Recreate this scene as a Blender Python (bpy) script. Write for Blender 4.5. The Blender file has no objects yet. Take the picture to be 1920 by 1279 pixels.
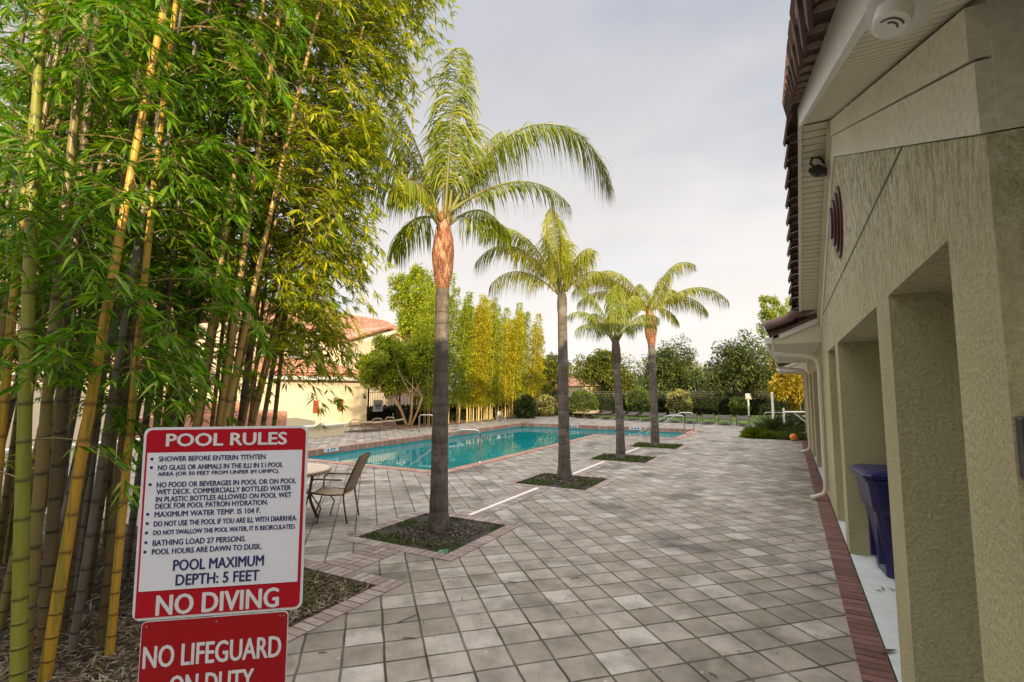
import bpy, bmesh, math, random
import numpy as np
from mathutils import Vector, Matrix, noise as mnoise
R = math.radians
random.seed(7); rng = np.random.default_rng(7)
S = bpy.context.scene
COL = S.collection

# ---------------------------------------------------------------- camera, world, sun, exposure
F, PITCH, YAW, CAMH = 949.3, R(5.34), R(28.5), 2.0
cd = bpy.data.cameras.new('camera'); cam = bpy.data.objects.new('camera', cd); COL.objects.link(cam)
cam.location = (0, 0, CAMH); cam.rotation_euler = (R(90) + PITCH, 0, YAW)
cd.sensor_width = 36; cd.lens = F / 1920 * 36; cd.clip_end = 3000; cd.clip_start = .05
S.camera = cam
S.view_settings.view_transform = 'Standard'; S.view_settings.look = 'None'
S.view_settings.exposure = 0.5; S.view_settings.gamma = 1
try:
    S.cycles.use_denoising = True
    S.cycles.denoiser = 'OPENIMAGEDENOISE'
except Exception: pass
S.cycles.max_bounces = 8; S.cycles.transparent_max_bounces = 12

SUN_EL = R(9.0); SUNH = Vector((0.56, -0.828)).normalized()      # horizontal direction towards the sun
SUND = Vector((SUNH.x * math.cos(SUN_EL), SUNH.y * math.cos(SUN_EL), math.sin(SUN_EL)))
ld = bpy.data.lights.new('sun', 'SUN'); ld.energy = 5.0; ld.angle = R(.6); ld.color = (1.0, .80, .50)
lo = bpy.data.objects.new('sun', ld); COL.objects.link(lo)
lo.rotation_euler = (-SUND).to_track_quat('-Z', 'Y').to_euler()

W = bpy.data.worlds.new('World'); S.world = W; W.use_nodes = True
nt = W.node_tree; nt.nodes.clear()
def N(t, **k):
    n = nt.nodes.new(t)
    for a, b in k.items(): setattr(n, a, b)
    return n
def L(a, b): nt.links.new(a, b)
out = N('ShaderNodeOutputWorld')
sky = N('ShaderNodeTexSky'); sky.sky_type = 'NISHITA'; sky.sun_disc = False
sky.sun_elevation = SUN_EL; sky.sun_rotation = math.atan2(SUNH.x, SUNH.y); sky.dust_density = 2
bg1 = N('ShaderNodeBackground'); bg1.inputs[1].default_value = .15; L(sky.outputs[0], bg1.inputs[0])
tc = N('ShaderNodeTexCoord'); sep = N('ShaderNodeSeparateXYZ'); L(tc.outputs['Generated'], sep.inputs[0])
gr = N('ShaderNodeValToRGB'); L(sep.outputs[2], gr.inputs[0])
e = gr.color_ramp.elements
e[0].position = 0.0; e[0].color = (.72, .68, .645, 1)
e[1].position = 1.0; e[1].color = (3.2, 3.15, 3.05, 1)
for p, c in ((.12, (.74, .695, .66)), (.30, (.62, .595, .585)), (.48, (.485, .48, .50)), (.66, (.41, .42, .47)), (.80, (1.5, 1.5, 1.5))):
    q = gr.color_ramp.elements.new(p); q.color = (*c, 1)
# soft cloud mottling
mp = N('ShaderNodeMapping'); mp.inputs['Scale'].default_value = (1, 1, 2.6); L(tc.outputs['Generated'], mp.inputs[0])
n1 = N('ShaderNodeTexNoise'); n1.inputs['Scale'].default_value = 2.3; n1.inputs['Detail'].default_value = 6; n1.inputs['Roughness'].default_value = .55
L(mp.outputs[0], n1.inputs['Vector'])
r1 = N('ShaderNodeMapRange'); r1.inputs[1].default_value = .3; r1.inputs[2].default_value = .72; r1.inputs[3].default_value = .93; r1.inputs[4].default_value = 1.07
L(n1.outputs[0], r1.inputs[0])
mul = N('ShaderNodeMix', data_type='RGBA', blend_type='MULTIPLY'); mul.inputs[0].default_value = 1
L(gr.outputs[0], mul.inputs[6]); L(r1.outputs[0], mul.inputs[7])
# warm glow of thin cloud around the low sun (behind the camera)
dot = N('ShaderNodeVectorMath', operation='DOT_PRODUCT'); dot.inputs[1].default_value = SUND; L(tc.outputs['Generated'], dot.inputs[0])
mx = N('ShaderNodeMath', operation='MAXIMUM'); mx.inputs[1].default_value = 0; L(dot.outputs['Value'], mx.inputs[0])
pw = N('ShaderNodeMath', operation='POWER'); pw.inputs[1].default_value = 2.5; L(mx.outputs[0], pw.inputs[0])
glow = N('ShaderNodeMix', data_type='RGBA', blend_type='ADD'); L(pw.outputs[0], glow.inputs[0])
L(mul.outputs[2], glow.inputs[6]); glow.inputs[7].default_value = (.75, .62, .45, 1)
bg2 = N('ShaderNodeBackground'); bg2.inputs[1].default_value = 1.0; L(glow.outputs[2], bg2.inputs[0])
# breaks in the cloud where the blue sky shows
n2 = N('ShaderNodeTexNoise'); n2.inputs['Scale'].default_value = 1.7; n2.inputs['Detail'].default_value = 5
mp2 = N('ShaderNodeMapping'); mp2.inputs['Scale'].default_value = (1, 1, 3.2); mp2.inputs['Location'].default_value = (3.1, .4, .0)
L(tc.outputs['Generated'], mp2.inputs[0]); L(mp2.outputs[0], n2.inputs['Vector'])
r2 = N('ShaderNodeMapRange'); r2.inputs[1].default_value = .50; r2.inputs[2].default_value = .68; r2.inputs[3].default_value = 1.0; r2.inputs[4].default_value = .72
L(n2.outputs[0], r2.inputs[0])
ms = N('ShaderNodeMixShader'); L(r2.outputs[0], ms.inputs[0]); L(bg1.outputs[0], ms.inputs[1]); L(bg2.outputs[0], ms.inputs[2])
L(ms.outputs[0], out.inputs[0])

# ---------------------------------------------------------------- pixel helper (used for measuring places in the photograph, in metres)
def ray(x, y):
    a = (x - 960) / F; b = (639.5 - y) / F
    c, s = math.cos(PITCH), math.sin(PITCH)
    X, Y, Z = a, c - b * s, s + b * c
    return Vector((X * math.cos(YAW) - Y * math.sin(YAW), X * math.sin(YAW) + Y * math.cos(YAW), Z))
CP = Vector((0, 0, CAMH)); FW = Vector((-math.sin(YAW), math.cos(YAW), 0)); RT = Vector((math.cos(YAW), math.sin(YAW), 0)); UP = Vector((0, 0, 1))
def G(x, y, z=0.): d = ray(x, y); return CP + d * ((z - CAMH) / d.z)
def D(x, y, dist): d = ray(x, y); return CP + d * (dist / d.dot(FW))

# ---------------------------------------------------------------- materials
def hexc(c): return (*c, 1) if len(c) == 3 else c
class Mt:
    def __init__(s, name):
        s.m = bpy.data.materials.new(name); s.m.use_nodes = True; s.nt = s.m.node_tree
        s.b = s.nt.nodes['Principled BSDF']; s.o = s.nt.nodes['Material Output']
    def n(s, t, **k):
        q = s.nt.nodes.new(t)
        for a, b in k.items(): setattr(q, a, b)
        return q
    def l(s, a, b): s.nt.links.new(a, b)
    def coord(s, kind='Object', scale=(1, 1, 1), rot=(0, 0, 0), loc=(0, 0, 0)):
        t = s.n('ShaderNodeTexCoord'); m = s.n('ShaderNodeMapping')
        if kind == 'World':
            g = s.n('ShaderNodeNewGeometry'); s.l(g.outputs['Position'], m.inputs[0])
        else: s.l(t.outputs[kind], m.inputs[0])
        m.inputs['Scale'].default_value = scale; m.inputs['Rotation'].default_value = rot; m.inputs['Location'].default_value = loc
        return m.outputs[0]
    def noise(s, vec, scale, detail=4, rough=.5):
        q = s.n('ShaderNodeTexNoise'); q.inputs['Scale'].default_value = scale; q.inputs['Detail'].default_value = detail; q.inputs['Roughness'].default_value = rough
        s.l(vec, q.inputs['Vector']); return q.outputs[0]
    def ramp(s, fac, stops):
        q = s.n('ShaderNodeValToRGB'); s.l(fac, q.inputs[0]); el = q.color_ramp.elements
        while len(el) < len(stops): el.new(.5)
        for e_, (p, c) in zip(el, stops): e_.position = p; e_.color = hexc(c)
        return q.outputs[0]
    def rng(s, fac, a, b, c, d):
        q = s.n('ShaderNodeMapRange'); s.l(fac, q.inputs[0])
        for i, v in enumerate((a, b, c, d)): q.inputs[i + 1].default_value = v
        return q.outputs[0]
    def mix(s, fac, a, b, mode='MIX'):
        q = s.n('ShaderNodeMix', data_type='RGBA', blend_type=mode)
        for i, v in ((0, fac), (6, a), (7, b)):
            if hasattr(v, 'is_linked') or hasattr(v, 'node'): s.l(v, q.inputs[i])
            elif i == 0: q.inputs[0].default_value = v
            else: q.inputs[i].default_value = hexc(v)
        return q.outputs[2]
    def math(s, op, a, b=None):
        q = s.n('ShaderNodeMath', operation=op)
        for i, v in ((0, a), (1, b)):
            if v is None: continue
            if hasattr(v, 'node'): s.l(v, q.inputs[i])
            else: q.inputs[i].default_value = v
        return q.outputs[0]
    def bump(s, h, strength=.3, dist=.02):
        q = s.n('ShaderNodeBump'); q.inputs['Strength'].default_value = strength; q.inputs['Distance'].default_value = dist
        s.l(h, q.inputs['Height']); s.l(q.outputs[0], s.b.inputs['Normal'])
    def col(s, c):
        if hasattr(c, 'node'): s.l(c, s.b.inputs['Base Color'])
        else: s.b.inputs['Base Color'].default_value = hexc(c)
    def set(s, rough=.6, metal=0, spec=.5):
        s.b.inputs['Roughness'].default_value = rough; s.b.inputs['Metallic'].default_value = metal
        s.b.inputs['Specular IOR Level'].default_value = spec
        return s.m
def plain(name, c, rough=.6, var=.12, scale=6., bump=0., metal=0, bscale=80., spec=.5):
    m = Mt(name); v = m.coord('Object')
    f = m.noise(v, scale, 5, .6)
    lo_ = tuple(x * (1 - var) for x in c); hi = tuple(min(1, x * (1 + var)) for x in c)
    m.col(m.ramp(f, [(.3, lo_), (.7, hi)]))
    if bump: m.bump(m.noise(v, bscale, 3, .6), bump, .01)
    return m.set(rough, metal, spec)
def leafmat(name, stops, trans=.35, rough=.5, transcol=None):
    """leaf: colour varies leaf by leaf; light comes through"""
    m = Mt(name); g = m.n('ShaderNodeNewGeometry')
    c = m.ramp(g.outputs['Random Per Island'], stops)
    m.col(c); m.set(rough, 0, .35)
    t = m.n('ShaderNodeBsdfTranslucent'); hs = m.n('ShaderNodeHueSaturation'); hs.inputs['Value'].default_value = 1.25; hs.inputs['Saturation'].default_value = 1.1
    m.l(c, hs.inputs['Color']); m.l(hs.outputs[0], t.inputs[0])
    x = m.n('ShaderNodeMixShader'); x.inputs[0].default_value = trans
    m.l(m.b.outputs[0], x.inputs[1]); m.l(t.outputs[0], x.inputs[2]); m.l(x.outputs[0], m.o.inputs[0])
    return m.m

M = {}
def paver():
    m = Mt('paver'); T = .304
    v = m.coord('World', scale=(1 / T,) * 3, rot=(0, 0, R(-44.16)))
    # phase so that a joint crossing falls at (-1.60, 4.07)
    a = R(-44.16); px, py = (-1.60, 4.07); ox = (px * math.cos(a) - py * math.sin(a)) / T; oy = (px * math.sin(a) + py * math.cos(a)) / T
    v.node.inputs['Location'].default_value = (-ox + 200, -oy + 200, 0)
    # slightly wobbling joints
    nz = m.n('ShaderNodeTexNoise'); nz.inputs['Scale'].default_value = 1.3; m.l(v, nz.inputs['Vector'])
    vm = m.n('ShaderNodeVectorMath', operation='MULTIPLY_ADD'); m.l(nz.outputs['Color'], vm.inputs[0]); vm.inputs[1].default_value = (.06, .06, 0); m.l(v, vm.inputs[2])
    fr = m.n('ShaderNodeVectorMath', operation='FRACTION'); m.l(vm.outputs[0], fr.inputs[0])
    fl = m.n('ShaderNodeVectorMath', operation='FLOOR'); m.l(vm.outputs[0], fl.inputs[0])
    sp = m.n('ShaderNodeSeparateXYZ'); m.l(fr.outputs[0], sp.inputs[0])
    def edge(o): return m.math('MINIMUM', o, m.math('SUBTRACT', 1.0, o))
    ed = m.math('MINIMUM', edge(sp.outputs[0]), edge(sp.outputs[1]))
    wn = m.n('ShaderNodeTexWhiteNoise', noise_dimensions='3D'); m.l(fl.outputs[0], wn.inputs[0])
    base = m.ramp(wn.outputs['Value'], [(0, (.23, .195, .155)), (.3, (.305, .262, .212)), (.55, (.345, .293, .248)), (.8, (.385, .335, .288)), (1, (.47, .425, .385))])
    w = m.coord('World')
    blot = m.noise(w, 3.3, 5, .6)
    c = m.mix(m.rng(blot, .42, .68, 0, .62), base, (.12, .105, .09))
    c = m.mix(m.rng(m.noise(w, .35, 4, .6), .45, .75, 0, .4), c, (.25, .215, .185))       # broad grime
    # larger dark patches from low-frequency noise
    st = m.noise(m.coord('World', scale=(1.0, .8, 1), loc=(2.2, .7, 0)), .9, 4, .55)
    c = m.mix(m.rng(st, .545, .66, 0, .8), c, (.085, .075, .068))
    c = m.mix(m.rng(m.noise(w, 26, 4, .75), .55, .75, 0, .55), c, (.17, .15, .13))
    c = m.mix(m.rng(m.noise(m.coord('World', loc=(5, 9, 0)), 14, 2, .5), .70, .76, 0, .5), c, (.56, .53, .50))   # pale scuffs
    j = m.rng(ed, .018, .042, 1, 0)
    jm = m.math('MULTIPLY', j, m.rng(m.noise(w, 2.1, 3), .3, .6, .55, 1.0))
    c = m.mix(jm, c, (.030, .025, .019))
    m.col(c); 
    h = m.math('ADD', m.rng(ed, .0, .05, 0, 1), m.math('MULTIPLY', m.noise(w, 60, 3, .7), .18))
    h = m.math('ADD', h, m.math('MULTIPLY', wn.outputs['Value'], .25))
    m.bump(h, .55, .012)
    m.l(m.rng(blot, .3, .7, .48, .78), m.b.inputs['Roughness'])
    m.b.inputs['Specular IOR Level'].default_value = .4
    return m.m
M['paver'] = paver()
def islandmat(name, stops, rough=.8, bscale=60, bump=.3, blot=None):
    m = Mt(name); g = m.n('ShaderNodeNewGeometry'); w = m.coord('World')
    c = m.ramp(g.outputs['Random Per Island'], stops)
    c = m.mix(m.rng(m.noise(w, 9, 5, .65), .4, .75, 0, .55), c, blot or tuple(x * .5 for x in stops[0][1]))
    m.col(c); m.bump(m.noise(w, bscale, 3, .6), bump, .006); return m.set(rough)
M['brick'] = islandmat('pale_red_brick', [(0, (.24, .19, .165)), (.4, (.31, .235, .205)), (.7, (.36, .285, .255)), (1, (.42, .37, .33))])
M['brick_dark'] = islandmat('dark_red_brick', [(0, (.13, .062, .05)), (.5, (.175, .08, .065)), (1, (.215, .11, .09))])
M['coping'] = islandmat('coping_brick', [(0, (.33, .17, .12)), (.5, (.42, .23, .17)), (1, (.48, .31, .25))])
M['joint'] = plain('sand_joint', (.075, .06, .05), .95, .3, 8)
M['soil'] = plain('soil', (.040, .033, .025), .95, .5, 5, .8, bscale=35)
M['lawn'] = plain('lawn', (.12, .18, .035), .95, .35, 1.2, .5, bscale=50)
M['terrain'] = plain('terrain', (.085, .10, .035), .95, .4, .3)
M['litter'] = leafmat('leaf_litter', [(0, (.085, .055, .035)), (.5, (.20, .145, .09)), (.85, (.33, .26, .18)), (1, (.46, .40, .31))], .1, .8)
M['bark_mulch'] = plain('bark_mulch', (.19, .105, .065), .95, .5, 14, .8, bscale=50)
M['grass'] = leafmat('grass', [(0, (.03, .055, .012)), (.6, (.075, .12, .02)), (1, (.17, .19, .05))], .25)
M['chips'] = leafmat('wood_chips', [(0, (.035, .025, .018)), (.6, (.09, .065, .045)), (1, (.24, .19, .14))], .0, .9)
M['concrete'] = plain('white_concrete', (.56, .60, .60), .7, .10, 5, .25)
M['drain'] = plain('white_drain', (.72, .70, .68), .5, .08, 12)

def stucco(name, base, dark, stain=0.0, bump=.7, bs=42.):
    m = Mt(name); w = m.coord('World')
    c = m.mix(m.rng(m.noise(w, 1.1, 5, .6), .35, .7, 0, 1), base, dark)
    if stain:
        sv = m.noise(m.coord('World', scale=(1, 7, .55)), 1.0, 5, .65)
        sepz = m.n('ShaderNodeSeparateXYZ'); g = m.n('ShaderNodeNewGeometry'); m.l(g.outputs['Position'], sepz.inputs[0])
        up = m.rng(sepz.outputs[2], 2.2, 3.6, 0, 1)
        c = m.mix(m.math('MULTIPLY', m.rng(sv, .46, .66, 0, stain), up), c, (.60, .56, .47))
        c = m.mix(m.math('MULTIPLY', m.rng(m.noise(m.coord('World', scale=(1, 9, .7), loc=(3, 1, 2)), 1.2, 4, .6), .55, .75, 0, .7), up), c, (.17, .155, .11))
    if stain:      # lichen and old whitewash speckle on the weathered upper wall
        sp_ = m.noise(m.coord('World', scale=(20, 30, 11)), 1.0, 4, .7)
        c = m.mix(m.math('MULTIPLY', m.rng(sp_, .50, .60, 0, .95), up), c, (.80, .78, .71))
        c = m.mix(m.math('MULTIPLY', m.rng(sp_, .49, .38, 0, .95), up), c, (.13, .12, .095))
    f = m.n('ShaderNodeTexNoise'); f.inputs['Scale'].default_value = bs; f.inputs['Detail'].default_value = 5; f.inputs['Roughness'].default_value = .62; f.inputs['Distortion'].default_value = .15; m.l(w, f.inputs['Vector'])
    c = m.mix(m.rng(f.outputs[0], .38, .62, .35, 0), c, tuple(x * .45 for x in base))
    m.col(c); m.bump(f.outputs[0], bump, .02); return m.set(.9, 0, .25)
M['stucco'] = stucco('khaki_stucco', (.60, .555, .345), (.49, .45, .275), 0.9, 1.0)
M['band'] = stucco('smooth_band', (.78, .75, .65), (.66, .63, .53), 0, .12, 25)
M['trim'] = plain('cream_trim', (.62, .585, .44), .55, .06, 4)
M['white'] = plain('white_paint', (.74, .73, .70), .45, .05, 5)
M['soffit'] = plain('soffit_vinyl', (.66, .62, .50), .5, .05, 3)
M['slot'] = plain('soffit_groove', (.10, .09, .065), .8)
def tile(name, a, b, c3):
    m = Mt(name); g = m.n('ShaderNodeNewGeometry'); w = m.coord('World')
    c = m.ramp(g.outputs['Random Per Island'], [(0, a), (.5, b), (1, c3)])
    c = m.mix(m.rng(m.noise(w, 7, 5, .6), .4, .75, 0, .6), c, tuple(x * .45 for x in a))
    m.col(c); m.bump(m.noise(w, 40, 3), .3, .01); return m.set(.75)
M['tile_brown'] = tile('brown_clay_tile', (.105, .056, .048), (.135, .074, .062), (.18, .105, .085))
M['mortar'] = plain('tile_mortar', (.62, .52, .42), .9, .3, 12, .5)
def roofmat(name, a, b, dk):
    m = Mt(name); w = m.coord('World')
    v = m.n('ShaderNodeTexVoronoi'); v.inputs['Scale'].default_value = 3.2; m.l(w, v.inputs['Vector'])
    c = m.mix(v.outputs['Color'].node.outputs[0], a, b)
    q = m.n('ShaderNodeSeparateColor'); m.l(v.outputs['Color'], q.inputs[0])
    c = m.ramp(q.outputs[0], [(0, dk), (.25, a), (1, b)])
    m.col(c); return m.set(.8)
M['roof_orange'] = roofmat('terracotta_roof', (.46, .20, .12), (.62, .33, .22), (.28, .13, .085))
M['cream_wall'] = plain('cream_wall', (.78, .68, .47), .9, .05, .8, .2, bscale=30)
M['villa_wall'] = plain('villa_wall', (.74, .63, .48), .9, .05, .8)
M['insert'] = plain('red_tile_insert', (.45, .085, .03), .5, .35, 30)
M['salmon'] = plain('salmon_stone', (.50, .235, .15), .8, .45, 9, .4, bscale=20)
M['glass'] = plain('dark_glass', (.06, .075, .085), .06, .1, 2, spec=.8)
M['iron'] = plain('black_iron', (.012, .011, .010), .5)
def water():
    m = Mt('pool_water'); w = m.coord('World')
    h = m.noise(m.coord('World', scale=(1, 1, 1)), 2.2, 2, .4)
    c = m.mix(m.rng(m.noise(w, .22, 2), .35, .65, 0, 1), (.002, .18, .21), (.005, .29, .30))
    m.col(c); m.b.inputs['Roughness'].default_value = .3; m.b.inputs['Specular IOR Level'].default_value = .0
    bp = m.n('ShaderNodeBump'); bp.inputs['Strength'].default_value = .012; bp.inputs['Distance'].default_value = .05; m.l(h, bp.inputs['Height'])
    gl = m.n('ShaderNodeBsdfGlossy'); gl.inputs['Roughness'].default_value = .01; m.l(bp.outputs[0], gl.inputs['Normal'])
    fr = m.n('ShaderNodeFresnel'); fr.inputs['IOR'].default_value = 2.4; m.l(bp.outputs[0], fr.inputs['Normal'])
    x = m.n('ShaderNodeMixShader'); m.l(fr.outputs[0], x.inputs[0]); m.l(m.b.outputs[0], x.inputs[1]); m.l(gl.outputs[0], x.inputs[2]); m.l(x.outputs[0], m.o.inputs[0])
    return m.m
M['water'] = water()
M['pool_tile'] = plain('pool_tile', (.07, .32, .36), .3, .2, 14)
M['plaster'] = plain('pool_plaster', (.25, .55, .60), .6, .1, 2)
M['steel'] = plain('stainless_rail', (.52, .50, .47), .22, .08, 9, metal=1)
M['bronze'] = plain('bronze_frame', (.125, .085, .06), .38, .2, 20, metal=.35)
M['tan_frame'] = plain('tan_frame', (.34, .25, .15), .45, .15, 20)
def sling():
    m = Mt('woven_sling'); v = m.coord('Object')
    w1 = m.n('ShaderNodeTexWave'); w1.inputs['Scale'].default_value = 11; w1.inputs['Distortion'].default_value = 6; w1.inputs['Detail'].default_value = 2; m.l(v, w1.inputs['Vector'])
    m.col(m.ramp(w1.outputs['Fac'], [(.15, (.10, .06, .035)), (.45, (.36, .24, .15)), (.8, (.56, .44, .31))])); return m.set(.8)
M['sling'] = sling()
M['dark_sling'] = plain('dark_sling', (.06, .05, .035), .8, .3, 20)
M['tabletop'] = plain('table_top', (.70, .56, .45), .35, .06, 4)
M['bin'] = plain('navy_plastic', (.014, .011, .090), .35, .12, 8)
M['black'] = plain('black_plastic', (.012, .012, .014), .35)
M['maroon'] = plain('maroon_metal', (.085, .024, .022), .45)
M['downspout'] = plain('cream_downspout', (.60, .57, .48), .4, .05, 4)
M['sign_white'] = plain('sign_white', (.70, .73, .84), .35, .03, 4)
M['sign_border'] = plain('sign_border', (.66, .68, .74), .35, .03, 4)
M['sign_red'] = plain('sign_red', (.40, .004, .018), .4, .06, 4, spec=.25)
M['sign_red_low'] = plain('sign_red_low', (.33, .004, .010), .4, .06, 4, spec=.25)
M['navy'] = plain('navy_print', (.018, .018, .13), .45)
M['sign_letters'] = plain('sign_letters', (.66, .67, .72), .4, .03)
M['galv'] = plain('galvanised', (.30, .30, .30), .5, .1, 12, metal=.7)
M['orange'] = plain('orange_ball', (.85, .20, .03), .4)
M['yellow'] = plain('yellow_ball', (.85, .50, .05), .4)
M['green_lid'] = plain('green_lid', (.12, .33, .22), .5)
M['grey_lid'] = plain('grey_lid', (.16, .15, .14), .7, .3, 30)
def palmbark():
    m = Mt('palm_bark'); v = m.coord('Object')
    at = m.n('ShaderNodeAttribute'); at.attribute_name = 'band'
    c = m.mix(m.rng(m.noise(m.coord('Object', scale=(7, 7, .9)), 3, 5, .65), .35, .7, 0, 1), (.17, .145, .125), (.095, .078, .066))
    c = m.mix(m.rng(m.noise(v, 3.2, 6, .7), .50, .68, 0, .8), c, (.33, .30, .27))
    c = m.mix(at.outputs['Fac'], c, (.045, .036, .03))
    m.col(c); m.bump(m.noise(m.coord('Object', scale=(9, 9, 1)), 4, 5, .7), .6, .02); return m.set(.9, 0, .25)
M['palm_bark'] = palmbark()
def boots():
    m = Mt('palm_boots')
    g = m.n('ShaderNodeNewGeometry'); v = m.coord('Object', scale=(6, 6, 1.5))
    c = m.ramp(g.outputs['Random Per Island'], [(0, (.20, .065, .03)), (.5, (.42, .17, .085)), (1, (.62, .38, .24))])
    c = m.mix(m.rng(m.noise(v, 6, 5, .7), .42, .6, 0, .9), c, (.09, .038, .022)); c = m.mix(m.rng(m.noise(m.coord('Object', scale=(14, 14, 2), loc=(3, 3, 1)), 5, 4, .7), .55, .68, 0, .7), c, (.62, .42, .30)); m.col(c)
    m.bump(m.noise(v, 12, 4), .5, .02); return m.set(.85)
M['boots'] = boots()
M['frond'] = leafmat('palm_leaflet', [(0, (.08, .13, .010)), (.5, (.20, .25, .015)), (1, (.38, .38, .03))], .35, .45)
M['frond_yellow'] = leafmat('palm_leaflet_yellow', [(0, (.13, .16, .012)), (.5, (.26, .28, .015)), (1, (.42, .39, .03))], .35, .45)
M['rachis'] = plain('palm_rachis', (.20, .19, .05), .5, .2, 6)
M['rachis_orange'] = plain('palm_petiole', (.34, .15, .06), .55, .25, 6)
def culm(name, a, b, node, stripe=None):
    m = Mt(name); v = m.coord('Object', scale=(5, 5, .35))
    at = m.n('ShaderNodeAttribute'); at.attribute_name = 'band'
    c = m.mix(m.rng(m.noise(v, 2.2, 4, .6), .35, .65, 0, 1), a, b)
    if stripe: c = m.mix(m.rng(m.noise(m.coord('Object', scale=(16, 16, .15), loc=(4, 2, 0)), 1.6, 2), .56, .60, 0, .8), c, stripe)
    c = m.mix(m.rng(m.noise(m.coord('Object', scale=(3, 3, 2)), 5, 5, .7), .55, .75, 0, .5), c, tuple(x * .45 for x in a))
    c = m.mix(at.outputs['Fac'], c, node); m.col(c); return m.set(.38, 0, .45)
M['culm_green'] = culm('green_culm', (.21, .23, .03), (.30, .30, .05), (.09, .085, .025))
M['culm_yellow'] = culm('yellow_culm', (.52, .29, .03), (.60, .36, .05), (.17, .10, .02), (.22, .22, .03))
M['culm_brown'] = culm('brown_culm', (.115, .085, .045), (.17, .125, .06), (.04, .03, .02))
M['culm_olive'] = culm('olive_culm', (.21, .175, .06), (.30, .23, .085), (.07, .05, .025))
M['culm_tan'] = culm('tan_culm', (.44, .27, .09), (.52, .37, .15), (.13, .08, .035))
M['culm_grey'] = culm('grey_culm', (.15, .135, .115), (.24, .22, .19), (.06, .05, .04))
M['twig'] = plain('bamboo_twig', (.26, .19, .07), .7, .3, 6)
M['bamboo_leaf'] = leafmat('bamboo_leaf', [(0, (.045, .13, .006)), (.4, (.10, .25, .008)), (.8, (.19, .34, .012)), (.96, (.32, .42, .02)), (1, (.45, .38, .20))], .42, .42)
M['bamboo_leaf_sun'] = leafmat('bamboo_leaf_sunlit', [(0, (.10, .19, .008)), (.5, (.32, .40, .010)), (1, (.60, .54, .02))], .4, .45)  # brighter, yellower copy of the bamboo leaf; sunlight put into the colour
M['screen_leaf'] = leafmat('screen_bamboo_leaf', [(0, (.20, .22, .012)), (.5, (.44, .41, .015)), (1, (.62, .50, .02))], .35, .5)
M['screen_leaf_green'] = leafmat('screen_bamboo_leaf_green', [(0, (.10, .17, .012)), (.5, (.26, .34, .015)), (1, (.46, .46, .03))], .35, .5)
M['screen_culm'] = plain('screen_culm', (.50, .38, .13), .5, .2, 3)
M['tree_bright'] = leafmat('bright_tree_leaf', [(0, (.09, .15, .010)), (.5, (.24, .31, .015)), (1, (.44, .44, .03))], .3, .5)
M['tree_dark'] = leafmat('dark_tree_leaf', [(0, (.025, .045, .010)), (.6, (.065, .095, .018)), (1, (.19, .20, .04))], .2, .5)
M['tree_mid'] = leafmat('mid_tree_leaf', [(0, (.04, .065, .010)), (.6, (.11, .14, .015)), (1, (.28, .24, .03))], .25, .5)
M['tree_gold'] = leafmat('golden_tree_leaf', [(0, (.16, .14, .012)), (.5, (.36, .28, .02)), (1, (.50, .33, .03))], .3, .5)
M['hedge'] = leafmat('hedge_leaf', [(0, (.012, .02, .006)), (.7, (.030, .045, .010)), (1, (.07, .085, .02))], .15, .5)
M['shrub'] = leafmat('shrub_leaf', [(0, (.045, .08, .010)), (.6, (.10, .15, .015)), (1, (.20, .22, .03))], .25, .5)
M['shrub_var'] = leafmat('variegated_leaf', [(0, (.10, .12, .02)), (.5, (.30, .29, .08)), (1, (.52, .46, .19))], .25, .5)
M['spiky'] = leafmat('spiky_leaf', [(0, (.035, .06, .012)), (1, (.11, .14, .04))], .15, .45)
M['tuft'] = leafmat('tuft_leaf', [(0, (.06, .10, .010)), (1, (.22, .27, .02))], .3, .5)
M['bark'] = plain('tree_bark', (.10, .075, .05), .95, .35, 6, .6)
M['bark_pale'] = plain('pale_bark', (.46, .30, .15), .85, .3, 6, .4)
M['core'] = plain('dark_green_core', (.012, .016, .006), 1.0, .3, 3)  # dark solid filling of shrubs and hedges, stops see-through

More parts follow.
